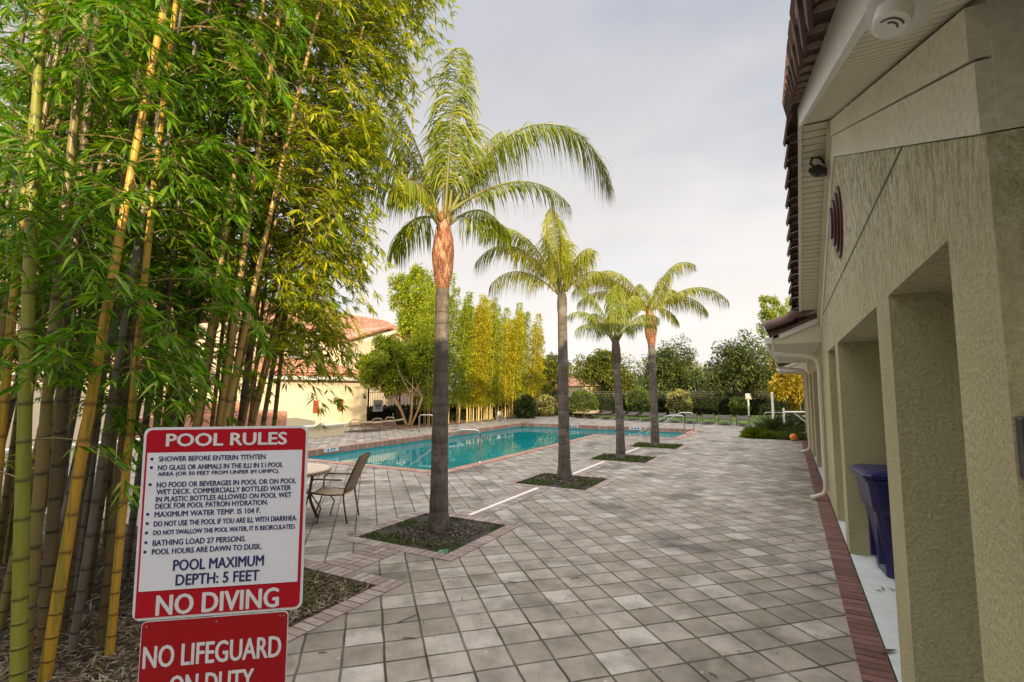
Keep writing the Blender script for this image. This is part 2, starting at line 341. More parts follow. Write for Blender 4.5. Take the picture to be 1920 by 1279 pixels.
# ---------------------------------------------------------------- mesh helpers
class MB:
    def __init__(s): s.v = []; s.f = []; s.mi = []; s.att = []; s.n = 0
    def add(s, v, f, mi=0, att=None):
        v = [tuple(p) for p in v]; s.v += v
        s.f += [tuple(i + s.n for i in q) for q in f]; s.mi += [mi] * len(f)
        s.att += list(att) if att is not None else [0.0] * len(v); s.n += len(v)
    def box(s, x0, x1, y0, y1, z0, z1, mi=0):
        s.add([(x0, y0, z0), (x1, y0, z0), (x1, y1, z0), (x0, y1, z0), (x0, y0, z1), (x1, y0, z1), (x1, y1, z1), (x0, y1, z1)],
              [(0, 3, 2, 1), (4, 5, 6, 7), (0, 1, 5, 4), (1, 2, 6, 5), (2, 3, 7, 6), (3, 0, 4, 7)], mi)
    def obox(s, c, ux, uy, uz, mi=0):
        c, ux, uy, uz = (Vector(q) for q in (c, ux, uy, uz))
        v = [c + a * ux + b * uy + d * uz for d in (-.5, .5) for a, b in ((-.5, -.5), (.5, -.5), (.5, .5), (-.5, .5))]
        s.add(v, [(0, 3, 2, 1), (4, 5, 6, 7), (0, 1, 5, 4), (1, 2, 6, 5), (2, 3, 7, 6), (3, 0, 4, 7)], mi)
    def bar(s, a, b, w, h, mi=0):
        a, b = Vector(a), Vector(b); d = (b - a); u = Vector((0, 0, 1)) if abs(d.normalized().z) < .95 else Vector((0, 1, 0))
        x = d.cross(u).normalized(); y = x.cross(d).normalized()
        s.obox((a + b) / 2, d, x * w, y * h, mi)
    def tube(s, pts, rad, seg=8, mi=0, att=None, cap=True):
        pts = [Vector(p) for p in pts]; n = len(pts)
        if not hasattr(rad, '__len__'): rad = [rad] * n
        V = []; A = []; t0 = (pts[1] - pts[0]).normalized()
        ref = Vector((0, 0, 1)) if abs(t0.z) < .9 else Vector((1, 0, 0))
        x = t0.cross(ref).normalized()
        for i, p in enumerate(pts):
            t = (pts[min(i + 1, n - 1)] - pts[max(i - 1, 0)])
            if t.length < 1e-9: t = t0
            t = t.normalized(); x = (x - t * x.dot(t)).normalized(); y = t.cross(x)
            for k in range(seg):
                a = 2 * math.pi * k / seg; V.append(p + (x * math.cos(a) + y * math.sin(a)) * rad[i]); A.append(att[i] if att else 0.)
        Fc = [(i * seg + k, i * seg + (k + 1) % seg, (i + 1) * seg + (k + 1) % seg, (i + 1) * seg + k) for i in range(n - 1) for k in range(seg)]
        if cap: Fc += [tuple(range(seg))[::-1], tuple((n - 1) * seg + k for k in range(seg))]
        s.add(V, Fc, mi, A)
    def lathe(s, prof, c=(0, 0, 0), seg=24, mi=0):
        V = []; n = len(prof)
        for r, z in prof:
            for k in range(seg):
                a = 2 * math.pi * k / seg; V.append((c[0] + r * math.cos(a), c[1] + r * math.sin(a), c[2] + z))
        Fc = [(i * seg + k, i * seg + (k + 1) % seg, (i + 1) * seg + (k + 1) % seg, (i + 1) * seg + k) for i in range(n - 1) for k in range(seg)]
        Fc += [tuple(range(seg))[::-1], tuple((n - 1) * seg + k for k in range(seg))]
        s.add(V, Fc, mi)
    def mesh(s, name, mats, smooth=False, off=(0, 0, 0)):
        me = bpy.data.meshes.new(name)
        o = Vector(off); me.from_pydata([(a - o.x, b - o.y, c - o.z) for a, b, c in s.v], [], s.f)
        for m in (mats if isinstance(mats, (list, tuple)) else [mats]): me.materials.append(m)
        me.polygons.foreach_set('material_index', s.mi)
        if smooth: me.polygons.foreach_set('use_smooth', [True] * len(s.f))
        if any(s.att):
            a = me.attributes.new('band', 'FLOAT', 'POINT'); a.data.foreach_set('value', s.att)
        me.update(); return me
def bevel(me, w, seg=2):
    bm = bmesh.new(); bm.from_mesh(me)
    es = [e_ for e_ in bm.edges if len(e_.link_faces) == 2 and e_.calc_face_angle(0) > .5]
    bmesh.ops.bevel(bm, geom=es, offset=w, segments=seg, affect='EDGES', profile=.5, clamp_overlap=True)
    bm.to_mesh(me); bm.free(); return me
def obj(name, me, parent=None, loc=None):
    o = bpy.data.objects.new(name, me); COL.objects.link(o)
    if parent is not None: o.parent = parent
    if loc is not None: o.location = loc
    return o
def tag(o, label=None, cat=None, group=None, kind=None):
    for k, v in (('label', label), ('category', cat), ('group', group), ('kind', kind)):
        if v: o[k] = v
    return o
def thing(name, label, cat, loc=(0, 0, 0), rz=0, group=None):
    o = bpy.data.objects.new(name, None); COL.objects.link(o); o.location = loc; o.rotation_euler = (0, 0, rz); o.empty_display_size = .2
    return tag(o, label, cat, group)
def part(name, mb, mats, parent, smooth=False, bev=0, off=None):
    """mb is in world metres when off is None (thing has no rotation), else already local"""
    base = parent
    o = Vector((0, 0, 0)) if off is not None else wloc(parent)
    me = mb.mesh(name, mats, smooth, o)
    if bev: bevel(me, bev)
    return obj(name, me, parent)
def wloc(o):
    p = Vector((0, 0, 0))
    while o is not None: p += o.location; o = o.parent
    return p
def structure(name, mb, mats, smooth=False, kind='structure'):
    o = obj(name, mb.mesh(name, mats, smooth)); return tag(o, kind=kind)
def copy_tree(o, parent=None):
    c = o.copy(); COL.objects.link(c); c.parent = parent
    for ch in list(o.children): copy_tree(ch, c)
    return c
def sheet(mb, x0, x1, y0, y1, z, holes=(), mi=0):
    xs = sorted({x0, x1, *[h[i] for h in holes for i in (0, 1) if x0 < h[i] < x1]}); ys = sorted({y0, y1, *[h[i] for h in holes for i in (2, 3) if y0 < h[i] < y1]})
    for a, b in zip(xs, xs[1:]):
        for c, d in zip(ys, ys[1:]):
            mx_, my_ = (a + b) / 2, (c + d) / 2
            if any(h[0] < mx_ < h[1] and h[2] < my_ < h[3] for h in holes): continue
            mb.add([(a, c, z), (b, c, z), (b, d, z), (a, d, z)], [(0, 1, 2, 3)], mi)
def leaf_arrays(P, Dv, Ln, Wd, droop=.0, fold=.25):
    """kite leaves: P base, Dv direction, Ln length, Wd width -> verts (n*4,3)"""
    P = np.asarray(P, float); Dv = np.asarray(Dv, float); Dv = Dv / (np.linalg.norm(Dv, axis=1, keepdims=True) + 1e-9)
    Ln = np.asarray(Ln, float)[:, None]; Wd = np.asarray(Wd, float)[:, None]
    up = np.array([0, 0, 1.]) + rng.normal(0, .45, P.shape)
    sd = np.cross(Dv, up); sd /= (np.linalg.norm(sd, axis=1, keepdims=True) + 1e-9)
    nm = np.cross(sd, Dv)
    tip = P + Dv * Ln; tip[:, 2] -= (droop * Ln)[:, 0]
    mid = P + Dv * Ln * .42
    a = mid + sd * Wd * .5 + nm * Wd * fold; b = mid - sd * Wd * .5 + nm * Wd * fold
    return np.stack([P, a, tip, b], 1).reshape(-1, 3)
def kite_mesh(name, V, mat, off=(0, 0, 0)):
    V = np.asarray(V, float) - np.array(tuple(off)); n = len(V) // 4
    i = np.arange(n)[:, None] * 4
    T = np.concatenate([i + np.array([[0, 1, 2]]), i + np.array([[0, 2, 3]])], 1).reshape(-1, 3)
    me = bpy.data.meshes.new(name); me.vertices.add(len(V)); me.vertices.foreach_set('co', V.ravel())
    me.loops.add(T.size); me.loops.foreach_set('vertex_index', T.ravel().astype(np.int32))
    me.polygons.add(len(T)); me.polygons.foreach_set('loop_start', np.arange(len(T), dtype=np.int32) * 3)
    me.polygons.foreach_set('loop_total', np.full(len(T), 3, dtype=np.int32))
    me.materials.append(mat); me.update(calc_edges=True); me.validate(); return me
def foliage(name, V, br, mleaf, mtwig, base, parent):
    """leaves and the thin twigs that carry them, one mesh"""
    me = kite_mesh(name, V, mleaf, base)
    if br is not None and br.v:
        bm = bmesh.new(); bm.from_mesh(me); m2 = br.mesh('tmp', mtwig, False, base); n0 = len(bm.faces)
        bm.from_mesh(m2); bm.faces.ensure_lookup_table()
        for f in bm.faces[n0:]: f.material_index = 1
        bm.to_mesh(me); bm.free(); bpy.data.meshes.remove(m2); me.materials.append(mtwig)
    return obj(name, me, parent)
def unit(v): return v / (np.linalg.norm(v, axis=-1, keepdims=True) + 1e-9)


# ================================================================ GROUND, DECK, POOL
POOL = [(-13.6, -7.45, 10.1, 26.2), (-7.45, -4.1, 21.3, 26.2)]
BEDS = [(-5.2, -3.72, 5.2, 6.68), (-5.17, -3.6, 9.65, 11.1), (-5.04, -3.47, 13.85, 15.2), (-4.9, -3.35, 17.5, 18.85)]
BAMBED = (-10.5, -3.77, -4.0, 4.05); LEFTBED = (-40, -16.4, 19.4, 34.7); GARDEN = (-1.63, .60, 22.6, 34.7)
mb = MB(); sheet(mb, -300, 300, -80, 500, -.06, POOL); structure('ground', mb, M['terrain'])
mb = MB(); mb.add([(-16.4, 34.9, .008), (-2.0, 31.4, .008), (8, 29, .008), (8, 48, .008), (-16.4, 48, .008)], [(0, 1, 2, 3, 4)]); structure('lawn', mb, M['lawn'])
mb = MB(); sheet(mb, -34, .56, -7, 34.7, 0, POOL + BEDS + [BAMBED, LEFTBED, GARDEN]); structure('pool_deck', mb, M['paver'])
mb = MB()
for b in BEDS: sheet(mb, b[0], b[1], b[2], b[3], -.03)
structure('planting_soil', mb, M['soil'])
mb = MB(); sheet(mb, *BAMBED, -.03); structure('bamboo_bed', mb, M['soil'])
mb = MB(); sheet(mb, *LEFTBED, -.02); sheet(mb, *GARDEN, -.03); structure('mulch_bed', mb, M['bark_mulch'])
# pool basin
mb = MB()
x0, x1, x2, y0, y1, y2, zb = -13.6, -7.45, -4.1, 10.1, 21.3, 26.2, -1.5
ring = [(x0, y0), (x1, y0), (x1, y1), (x2, y1), (x2, y2), (x0, y2)]
for (a, b), (c, d) in zip(ring, ring[1:] + ring[:1]):
    mb.add([(a, b, -.10), (c, d, -.10), (c, d, -.34), (a, b, -.34)], [(0, 1, 2, 3)], 1)
    mb.add([(a, b, -.34), (c, d, -.34), (c, d, zb), (a, b, zb)], [(0, 1, 2, 3)], 0)
sheet(mb, x0, x2, y0, y2, zb, [(x1, x2, y0, y1)])
structure('pool_basin', mb, [M['plaster'], M['pool_tile']])
mb = MB(); sheet(mb, x0, x2, y0, y2, -.23, [(x1, x2, y0, y1)]); structure('pool_water', mb, M['water'])

# bricks laid one by one: borders, coping, drain bands
def bricks(mb, x0, y0, x1, y1, along, bw=.10, z=.004, h=.0, gap=.012, depth=.05):
    """a strip of bricks side by side; along='x' or 'y', each bw wide"""
    if along == 'x':
        n = max(1, round((x1 - x0) / bw)); w = (x1 - x0) / n
        for i in range(n): mb.box(x0 + i * w + gap / 2, x0 + (i + 1) * w - gap / 2, y0 + gap / 2, y1 - gap / 2, z - depth, z + random.uniform(0, .003))
    else:
        n = max(1, round((y1 - y0) / bw)); w = (y1 - y0) / n
        for i in range(n): mb.box(x0 + gap / 2, x1 - gap / 2, y0 + i * w + gap / 2, y0 + (i + 1) * w - gap / 2, z - depth, z + random.uniform(0, .003))
jb = MB(); bb = MB()
def ring_border(b, w):
    X0, X1, Y0, Y1 = b
    bricks(bb, X0 - w, Y0 - w, X1 + w, Y0, 'x'); bricks(bb, X0 - w, Y1, X1 + w, Y1 + w, 'x')
    bricks(bb, X0 - w, Y0, X0, Y1, 'y'); bricks(bb, X1, Y0, X1 + w, Y1, 'y')
    sheet(jb, X0 - w, X1 + w, Y0 - w, Y1 + w, .002, [b])
for b in BEDS: ring_border(b, .20)
# bamboo bed: outer corner at its right end
bricks(bb, -3.77, -4, -3.56, 4.05, 'y'); bricks(bb, -10.5, 4.05, -3.56, 4.26, 'x')
sheet(jb, -3.77, -3.56, -4, 4.05, .002); sheet(jb, -10.5, -3.56, 4.05, 4.26, .002)
# drain bands between the palm beds
db = MB()
for a, b_ in ((4.26, 5.0), (6.88, 9.45), (11.3, 13.65), (15.4, 17.3)):
    xc = -4.52
    bricks(bb, xc - .25, a, xc - .045, b_, 'y'); bricks(bb, xc + .045, a, xc + .25, b_, 'y')
    sheet(jb, xc - .25, xc + .25, a, b_, .002)
    if a > 5: db.box(xc - .042, xc + .042, a + .02, b_ - .02, -.05, .008)
    else: bricks(bb, xc - .045, a, xc + .045, b_, 'y')
structure('brick_border', bb, M['brick']); structure('joint_sand', jb, M['joint'])
tag(obj('drain_channel', db.mesh('drain_channel', M['drain'])), kind='structure')
wb = MB(); bricks(wb, .352, -7, .562, 24.5, 'y', .098, z=.006); structure('brick_walk_edge', wb, M['brick_dark'])
cb = MB(); w = .30
cop = [(x0 - w, y0 - w, x1 + w, y0 + .03, 'x'), (x0 - w, y0 + .03, x0 + .03, y2 - .03, 'y'), (x1 - .03, y0 + .03, x1 + w, y1 - w, 'y'), (x1 - .03, y1 - w, x2 + w, y1 + .03, 'x'), (x2 - .03, y1 + .03, x2 + w, y2 - .03, 'y'), (x0 - w, y2 - .03, x2 + w, y2 + w, 'x')]
for q in cop: bricks(cb, *q, bw=.10, z=.012, depth=.19)
structure('pool_coping', cb, M['coping'])
# second course on the far sides of the pool reads as a raised brick edge
mb = MB()
sheet(mb, .57, 3.2, -7, 24.5, .012); structure('patio_floor', mb, M['concrete'])

# leaf litter and wood chips in the beds (nobody could count it)
def scatter(n, box, z, lmin, lmax, w, flat=.25, excl=None):
    P = np.stack([rng.uniform(box[0], box[1], n), rng.uniform(box[2], box[3], n), np.full(n, z) + rng.uniform(0, .02, n)], 1)
    a = rng.uniform(0, 2 * np.pi, n); Dv = np.stack([np.cos(a), np.sin(a), rng.normal(0, flat, n)], 1)
    return leaf_arrays(P, Dv, rng.uniform(lmin, lmax, n), rng.uniform(.5, 1.2, n) * w)
V = np.concatenate([scatter(16000, (-10.4, -3.8, -1, 4.02), -.022, .05, .16, .014), scatter(9000, (-5.6, -3.8, .8, 4.02), -.02, .05, .16, .013)])
tag(obj('leaf_litter', kite_mesh('leaf_litter', V, M['litter'])), kind='stuff')
V = np.concatenate([scatter(1500, (-4.95, -3.9, 5.4, 6.5), -.022, .02, .07, .022), scatter(700, (-4.9, -3.8, 10.0, 10.9), -.022, .03, .08, .03), scatter(500, (-4.8, -3.7, 14.1, 15), -.022, .03, .08, .03)])
tag(obj('wood_chips', kite_mesh('wood_chips', V, M['chips'])), kind='stuff')
V = scatter(5000, (-24, -16.5, 19.5, 34), -.012, .05, .14, .04)
tag(obj('bark_mulch', kite_mesh('bark_mulch', V, M['litter'])), kind='stuff')
def blades(n, box, h0, h1, w, fn=None, z=-.03):
    x = rng.uniform(box[0], box[1], n); y = rng.uniform(box[2], box[3], n)
    if fn is not None:
        k = fn(x, y); x, y = x[k], y[k]
    m_ = len(x); P = np.stack([x, y, np.full(m_, z)], 1); Dv = np.stack([rng.normal(0, .5, m_), rng.normal(0, .5, m_), np.ones(m_)], 1)
    return leaf_arrays(P, Dv, rng.uniform(h0, h1, m_), np.full(m_, w), fold=0.05)
def patchy(cx, cy, rmin):
    def f(x, y):
        nz = np.array([mnoise.noise(Vector((a * 2.3, b * 2.3, 1.7))) for a, b in zip(x, y)])
        return (np.hypot(x - cx, y - cy) > rmin) & (nz > -.12)
    return f
GV = [blades(5000, BEDS[0], .025, .07, .012, patchy(-4.45, 5.95, .48)), blades(3500, BEDS[1], .04, .09, .014, patchy(-4.4, 10.5, .3)),
      blades(3500, BEDS[2], .05, .10, .016, patchy(-4.3, 14.6, .25)), blades(3500, BEDS[3], .06, .12, .018, patchy(-4.2, 18.2, .22)),
      blades(1600, (-4.9, -3.85, 3.3, 4.0), .03, .09, .012, patchy(-4.9, 3.2, .4)), blades(9000, (-16.2, 2, 31.5, 41), .04, .10, .03, lambda x, y: y > 31.6 - (x + 2) * .243, z=.0)]
tag(obj('grass', kite_mesh('grass', np.concatenate(GV), M['grass'])), kind='stuff')

# ================================================================ CLUBHOUSE on the right
club = thing('clubhouse', 'khaki stucco clubhouse with open pillared bays and brown tiled gable along the walk', 'building', (.57, 2, 0))
WX = .57; PK = (6.5, 4.98); SL = .40; Y0B, Y1B = 2.01, 10.95
def roofz(y): return PK[1] - SL * abs(y - PK[0])
def wall_piece(mb, y0, y1, z0, z1, d=.42, mi=0): mb.box(WX, WX + d, y0, y1, z0, z1, mi)
# pillars of the bay
for a, b in ((2.01, 2.49), (3.83, 4.31), (7.5, 7.93), (9.25, 10.95)):
    mb = MB(); wall_piece(mb, a, b, .012, 2.5719, .46 if a > 2.2 else 4.0); part('pillar', mb, M['stucco'], club)
# gable wall over the openings, as one prism with the real slope; recessed joints cut as dark grooves
mb = MB()
def prism(mb, poly, xa, xb, mi=0):
    n = len(poly); v = [(xa, y, z) for y, z in poly] + [(xb, y, z) for y, z in poly]
    mb.add(v, [tuple(range(n))[::-1], tuple(n + i for i in range(n))] + [(i, (i + 1) % n, n + (i + 1) % n, n + i) for i in range(n)], mi)
BS = 1.0   # stucco field ends below the smooth sloped bands
zt = lambda y, off: roofz(y) - off
prism(mb, [(2.01, 2.572), (10.95, 2.572), (10.95, zt(10.95, .405)), (PK[0], zt(PK[0], .405)), (2.01, zt(2.01, .405))], WX, WX + .42)
part('gable_wall', mb, M['stucco'], club)
for k, (o1, o2, px_) in enumerate(((.40, .165, .012), (.155, -.02, .024))):
    mb = MB()
    for ya, yb in ((2.01, PK[0]), (PK[0], 10.95)):
        prism(mb, [(ya, zt(ya, o1)), (yb, zt(yb, o1)), (yb, zt(yb, o2)), (ya, zt(ya, o2))], WX - px_, WX + .44)
    part('gable_band', mb, M['band'], club)
# raked control joint and level joint as thin dark grooves
mb = MB(); mb.box(WX - .003, WX + .01, 3.15, 10.95, 3.225, 3.243); part('control_joint', mb, M['slot'], club)
# return wall of the bay towards the camera (deep, dark)
mb = MB(); mb.box(WX + .42, WX + 4, 2.012, 2.3, 2.572, 2.80); part('porch_wall', mb, M['stucco'], club)
mb = MB(); mb.box(WX + .03, WX + 4, 2.0, 2.3, 2.80, 4.2); part('porch_beam', mb, M['band'], club)
mb = MB(); mb.box(.80, 1.1, -5, 1.2, .012, 4.2); part('light_block_wall', mb, M['stucco'], club)  # unseen wall added to keep light out of the loggia
# main wall beyond the bay with its own openings
mb = MB()
for a, b in ((10.95, 11.35), (15.2, 15.8), (17.4, 19.6), (22.5, 24.5)): wall_piece(mb, a, b, .012, 2.40)
wall_piece(mb, 10.95, 24.5, 2.402, 3.35); part('wall', mb, M['stucco'], club)
mb = MB()
mb.box(2.3, 2.5, 2.3, 24.5, .012, 3.2)                      # back wall of the loggia
mb.box(WX + .42, 2.3, 2.3, 24.5, 2.575, 2.70)               # its ceiling
mb.box(WX + .43, 2.3, 24.3, 24.5, .012, 2.57)
part('loggia_wall', mb, M['stucco'], club)
mb = MB(); mb.box(.9, 13, 2.35, 24.5, 3.36, 3.5); mb.box(12.6, 13, 2.3, 24.5, 0, 3.36); mb.box(2.5, 13, 24.1, 24.5, 0, 3.36); part('rear_wall', mb, M['stucco'], club)

def barrel_roof(mb, o, u, v, nu, nv, pitch, row, r=.07, steps=6, mi=0):
    """clay barrel tiles: columns along u, courses up v; each course one island"""
    o, u, v = Vector(o), Vector(u).normalized(), Vector(v).normalized(); nrm = u.cross(v).normalized()
    if nrm.z < 0: nrm = -nrm
    for j in range(nv):
        for i in range(nu):
            V = []
            for e_, lift in ((0, .03), (1.12, 0)):
                for k in range(steps + 1):
                    a = math.pi * k / steps; sc = 1 if e_ == 0 else .86
                    V.append(o + u * (pitch * (i + .5) - math.cos(a) * pitch * .5 * sc) + v * (row * (j + e_)) + nrm * (math.sin(a) * r * sc + lift))
            mb.add(V, [(k, k + 1, steps + 2 + k, steps + 1 + k) for k in range(steps)], mi)
cs, sn = math.cos(math.atan(SL)), math.sin(math.atan(SL))
# gable roof of the bay: fascia, soffit of vinyl boards, tiles
OV = .24
mb = MB(); tl = MB(); sf = MB(); mt = MB(); rt = MB()
for sgn, yl in ((-1, 1.0), (1, 11.35)):
    a = (PK[0], roofz(PK[0])); b = (yl, roofz(yl))
    lo_, hi = (b, a)
    prism(mb, [(lo_[0], lo_[1] + .02), (hi[0], hi[1] + .02), (hi[0], hi[1] + .24), (lo_[0], lo_[1] + .24)], OV, OV + .035)
    # soffit boards run across, between fascia and wall
    d = Vector((0, PK[0] - yl, a[1] - b[1])); ln = d.length; d.normalize(); nz = Vector((1, 0, 0)).cross(d); nz = nz if nz.z > 0 else -nz
    nb = int(ln / .105)
    for i in range(nb):
        c = Vector((0, yl, b[1])) + d * (ln * (i + .5) / nb) + nz * .045 + Vector(((OV + .035 + WX + .0) / 2, 0, 0))
        sf.obox(c, (WX - OV - .04, 0, 0), d * (ln / nb - .013), nz * .012)
    c = Vector((0, yl, b[1])) + d * (ln / 2) + nz * .075 + Vector((.42, 0, 0))
    sf.obox(c, (.32, 0, 0), d * ln, nz * .02, 1)
    # roof deck
    c = Vector((0, yl, b[1])) + d * (ln / 2) + nz * .16
    rt.obox(c + Vector((6.6, 0, 0)), (12.6, 0, 0), d * ln, nz * .06)
    # field tiles
    barrel_roof(tl, Vector((OV + .25, yl, b[1])) + nz * .20, (1, 0, 0), d, 16, int(ln / .36), .26, .36)
    # rake tiles: one overlapping barrel after the other, mouth down the slope
    nt_ = int(ln / .40); st = ln / nt_
    for i in range(nt_):
        p = Vector((OV - .012, yl, b[1])) + d * (st * (i - .12)) + nz * .215
        V = []; ns = 9
        for e_, rr, lf in ((0, .150, .10), (1.25, .105, -.02)):
            for k in range(ns + 1):
                an = -.45 + (math.pi + .45) * k / ns
                V.append(p + d * (st * e_) + Vector((-math.cos(an) * rr, 0, 0)) + nz * (math.sin(an) * rr + lf - .03))
        inner = [Vector(q) for q in V]
        V2 = []
        for e_, rr, lf in ((0, .132, .10), (1.25, .09, -.02)):
            for k in range(ns + 1):
                an = -.45 + (math.pi + .45) * k / ns
                V2.append(p + d * (st * e_) + Vector((-math.cos(an) * rr, 0, 0)) + nz * (math.sin(an) * rr + lf - .03))
        n1_ = ns + 1; allv = V + V2; fc = []
        for k in range(ns):
            fc += [(k, k + 1, n1_ + k + 1, n1_ + k), (2 * n1_ + k + 1, 2 * n1_ + k, 3 * n1_ + k, 3 * n1_ + k + 1), (k + 1, k, 2 * n1_ + k, 2 * n1_ + k + 1)]
        for k in (0, ns): fc.append((k, n1_ + k, 3 * n1_ + k, 2 * n1_ + k))
        tl.add(allv, fc)
        # pale mortar packed into the mouth
        q = p + d * (st * .02); vm = [q + Vector((-math.cos(-.25 + (math.pi + .5) * k / ns) * .130, 0, 0)) + nz * (math.sin(-.25 + (math.pi + .5) * k / ns) * .130 + .065) for k in range(ns + 1)]
        tl.add(vm, [tuple(range(ns + 1))], 1)
# ridge cap
for i in range(16):
    xx = OV - .10 + i * .36; V = []
    for e_, rr in ((0, .17), (.42, .145)):
        for k in range(10):
            an = math.pi * k / 9; V.append(Vector((xx + e_, PK[0] - math.cos(an) * rr, PK[1] + .30 + math.sin(an) * rr)))
    tl.add(V, [(k, k + 1, 11 + k, 10 + k) for k in range(9)])
V = [Vector((OV - .09, PK[0] - math.cos(math.pi * k / 9) * .165, PK[1] + .295 + math.sin(math.pi * k / 9) * .165)) for k in range(10)]
tl.add(V, [tuple(range(10))], 1)
part('fascia', mb, M['white'], club); part('soffit', sf, [M['soffit'], M['slot']], club)
roofp = part('roof', rt, M['tile_brown'], club)
part('roof_tiles', tl, [M['tile_brown'], M['mortar']], roofp)
# frieze trim along the far rake
mb = MB()
for k, (o1, o2, xx) in enumerate(((.00, .09, .05), (.09, .13, .035))):
    prism(mb, [(PK[0], zt(PK[0], o2)), (10.95, zt(10.95, o2)), (10.95, zt(10.95, o1)), (PK[0], zt(PK[0], o1))], WX - xx, WX - .025)
part('frieze', mb, M['trim'], club)
# lower roof beyond the bay: eave over the walk, gutter, soffit, rake board
LE, LY0, LY1 = -.22, 10.62, 19.0
def lowroof(LY0, LY1, zoff=0.):
    ez = 2.93 + zoff; wz = ez + (WX - LE) * .42
    mb = MB(); d = Vector((WX - LE + 3.0, 0, (WX - LE + 3.0) * .42)); ln = d.length; d.normalize(); nz = Vector((-d.z, 0, d.x))
    mb.obox(Vector((LE, (LY0 + LY1) / 2, ez + .06)) + d * (ln / 2), d * ln, (0, LY1 - LY0, 0), nz * .05); rp = part('lower_roof', mb, M['tile_brown'], club)
    tl = MB(); barrel_roof(tl, Vector((LE - .06, LY0 + .1, ez + .10)), (0, 1, 0), d, int((LY1 - LY0) / .27), 9, .27, .37, .085)
    for i in range(4):   # big rake tile at the near end
        V = []
        for e_, rr, lf in ((0, .125, .03), (.50, .105, 0)):
            for k in range(11):
                an = -.4 + (math.pi + .8) * k / 10
                V.append(Vector((LE - .10, LY0 + .02, ez + .16)) + d * (.46 * i + e_) + Vector((0, -math.cos(an) * rr, 0)) + nz * (math.sin(an) * rr + lf))
        tl.add(V, [(k, k + 1, 12 + k, 11 + k) for k in range(10)] + [tuple(range(11))])
    part('roof_tiles', tl, M['tile_brown'], rp)
    mb = MB(); mb.obox(Vector((LE + .12, LY0 + .04, ez + .045)) + d * .42, d * .86, (0, .03, 0), nz * .11)
    mb.box(LE, LE + .02, LY0 + .055, LY1, ez - .12, ez + .05); part('fascia', mb, M['white'], club)
    mb = MB(); mb.add([(LE + .02, LY0 + .06, ez - .10), (WX, LY0 + .06, ez - .10), (WX, LY1, ez - .10), (LE + .02, LY1, ez - .10)], [(0, 1, 2, 3)])
    prism2 = [(LE + .02, ez - .10), (WX, ez - .10), (WX, wz - .02), (LE + .02, ez + .0)]
    mb.add([(x, LY0 + .07, z) for x, z in prism2], [(0, 1, 2, 3)])
    part('soffit', mb, M['soffit'], club)
    mb = MB(); pr_ = [(0, 0), (-.11, .02), (-.135, .10), (-.125, .12), (0, .12)]
    v = [(LE - .005 + x, y, ez - .10 + z) for y in (LY0, LY1) for x, z in pr_]
    mb.add(v, [(4, 3, 2, 1, 0), (5, 6, 7, 8, 9)] + [(i, (i + 1) % 5, 5 + (i + 1) % 5, 5 + i) for i in range(5)]); part('gutter', mb, M['white'], club)
lowroof(10.62, 19.0)
lowroof(20.5, 24.8, -.22)
# downspouts
def downspout(y, ez):
    mb = MB(); e_ = LE - .07
    pts = [(e_, y, ez - .10), (e_, y, ez - .20), (e_ + .05, y, ez - .27), (WX - .16, y, ez - .36), (WX - .07, y, ez - .44), (WX - .055, y, ez - .60), (WX - .055, y, .22), (WX - .09, y, .12), (WX - .24, y - .02, .055), (WX - .30, y - .03, .05)]
    mb.tube(pts, .042, 10)
    part('downspout', mb, M['downspout'], club, smooth=True)
downspout(10.78, 2.93); downspout(18.3, 2.93)
# round maroon gable vent under the peak: stacked raised slats in a ring
vent = thing('gable_vent', 'round maroon slatted vent high on the stucco gable', 'vent', (WX, 6.42, 3.80))
for k, (r_, xo) in enumerate(((.39, .022), (.32, .044), (.25, .066), (.17, .088))):
    mb = MB(); V = []
    for xx in (WX - xo, WX - max(0, xo - .023) - .001):
        for i in range(28):
            a = 2 * math.pi * i / 28; V.append((xx, 6.42 + r_ * math.cos(a), 3.80 + r_ * math.sin(a)))
    mb.add(V, [tuple(range(28)), tuple(range(28, 56))[::-1]] + [(i, (i + 1) % 28, 28 + (i + 1) % 28, 28 + i) for i in range(28)])
    part('vent_ring', mb, M['maroon'], vent)
# black flood light on the far soffit next to the wall
fl = thing('flood_light', 'small black flood light with curled cable under the gable soffit', 'light', (.47, 6.9, 4.62))
mb = MB(); mb.tube([(.52, 7.15, 4.66), (.42, 6.95, 4.62)], [.055, .075], 14); mb.tube([(.42, 6.95, 4.62), (.36, 6.85, 4.60)], [.075, .035], 14); part('lamp_head', mb, M['black'], fl)
mb = MB(); mb.tube([(.55, 7.2, 4.74), (.46, 7.0, 4.80), (.38, 6.95, 4.79), (.36, 6.95, 4.72), (.40, 6.97, 4.68)], .014, 8); part('cable', mb, M['black'], fl)
# white speaker/flood on the near soffit
sp = thing('soffit_light', 'white plastic lamp housing hanging from the near soffit', 'light', (.33, 1.8, 3.1))
base = D(1705, -55, 1.30); lens = D(1682, 36, 1.24)
ax = (lens - base); axn = ax.normalized()
mb = MB(); mb.tube([base - axn * .05, base, base + axn * .05, lens - axn * .03], [.03, .085, .085, .075], 20); part('housing', mb, M['white'], sp, smooth=True)
p2 = D(1672, 40, 1.2); dn = Vector((-.28, -.25, -1)).normalized()
mb = MB(); mb.tube([p2 - dn * .03, p2 + dn * .012, p2 + dn * .018], [.042, .042, .034], 24); part('lens', mb, M['white'], sp)
sx = dn.cross(Vector((0, 1, 0))).normalized(); sy = dn.cross(sx).normalized()
mb = MB()
for r_, ang in ((.015, 0), (.028, .4)):
    mb.tube([p2 + dn * .019 + (sx * math.cos(a) + sy * math.sin(a)) * r_ for a in [ang + .35 * i for i in range(7)]], .0025, 6)
part('lens_slot', mb, M['slot'], sp)
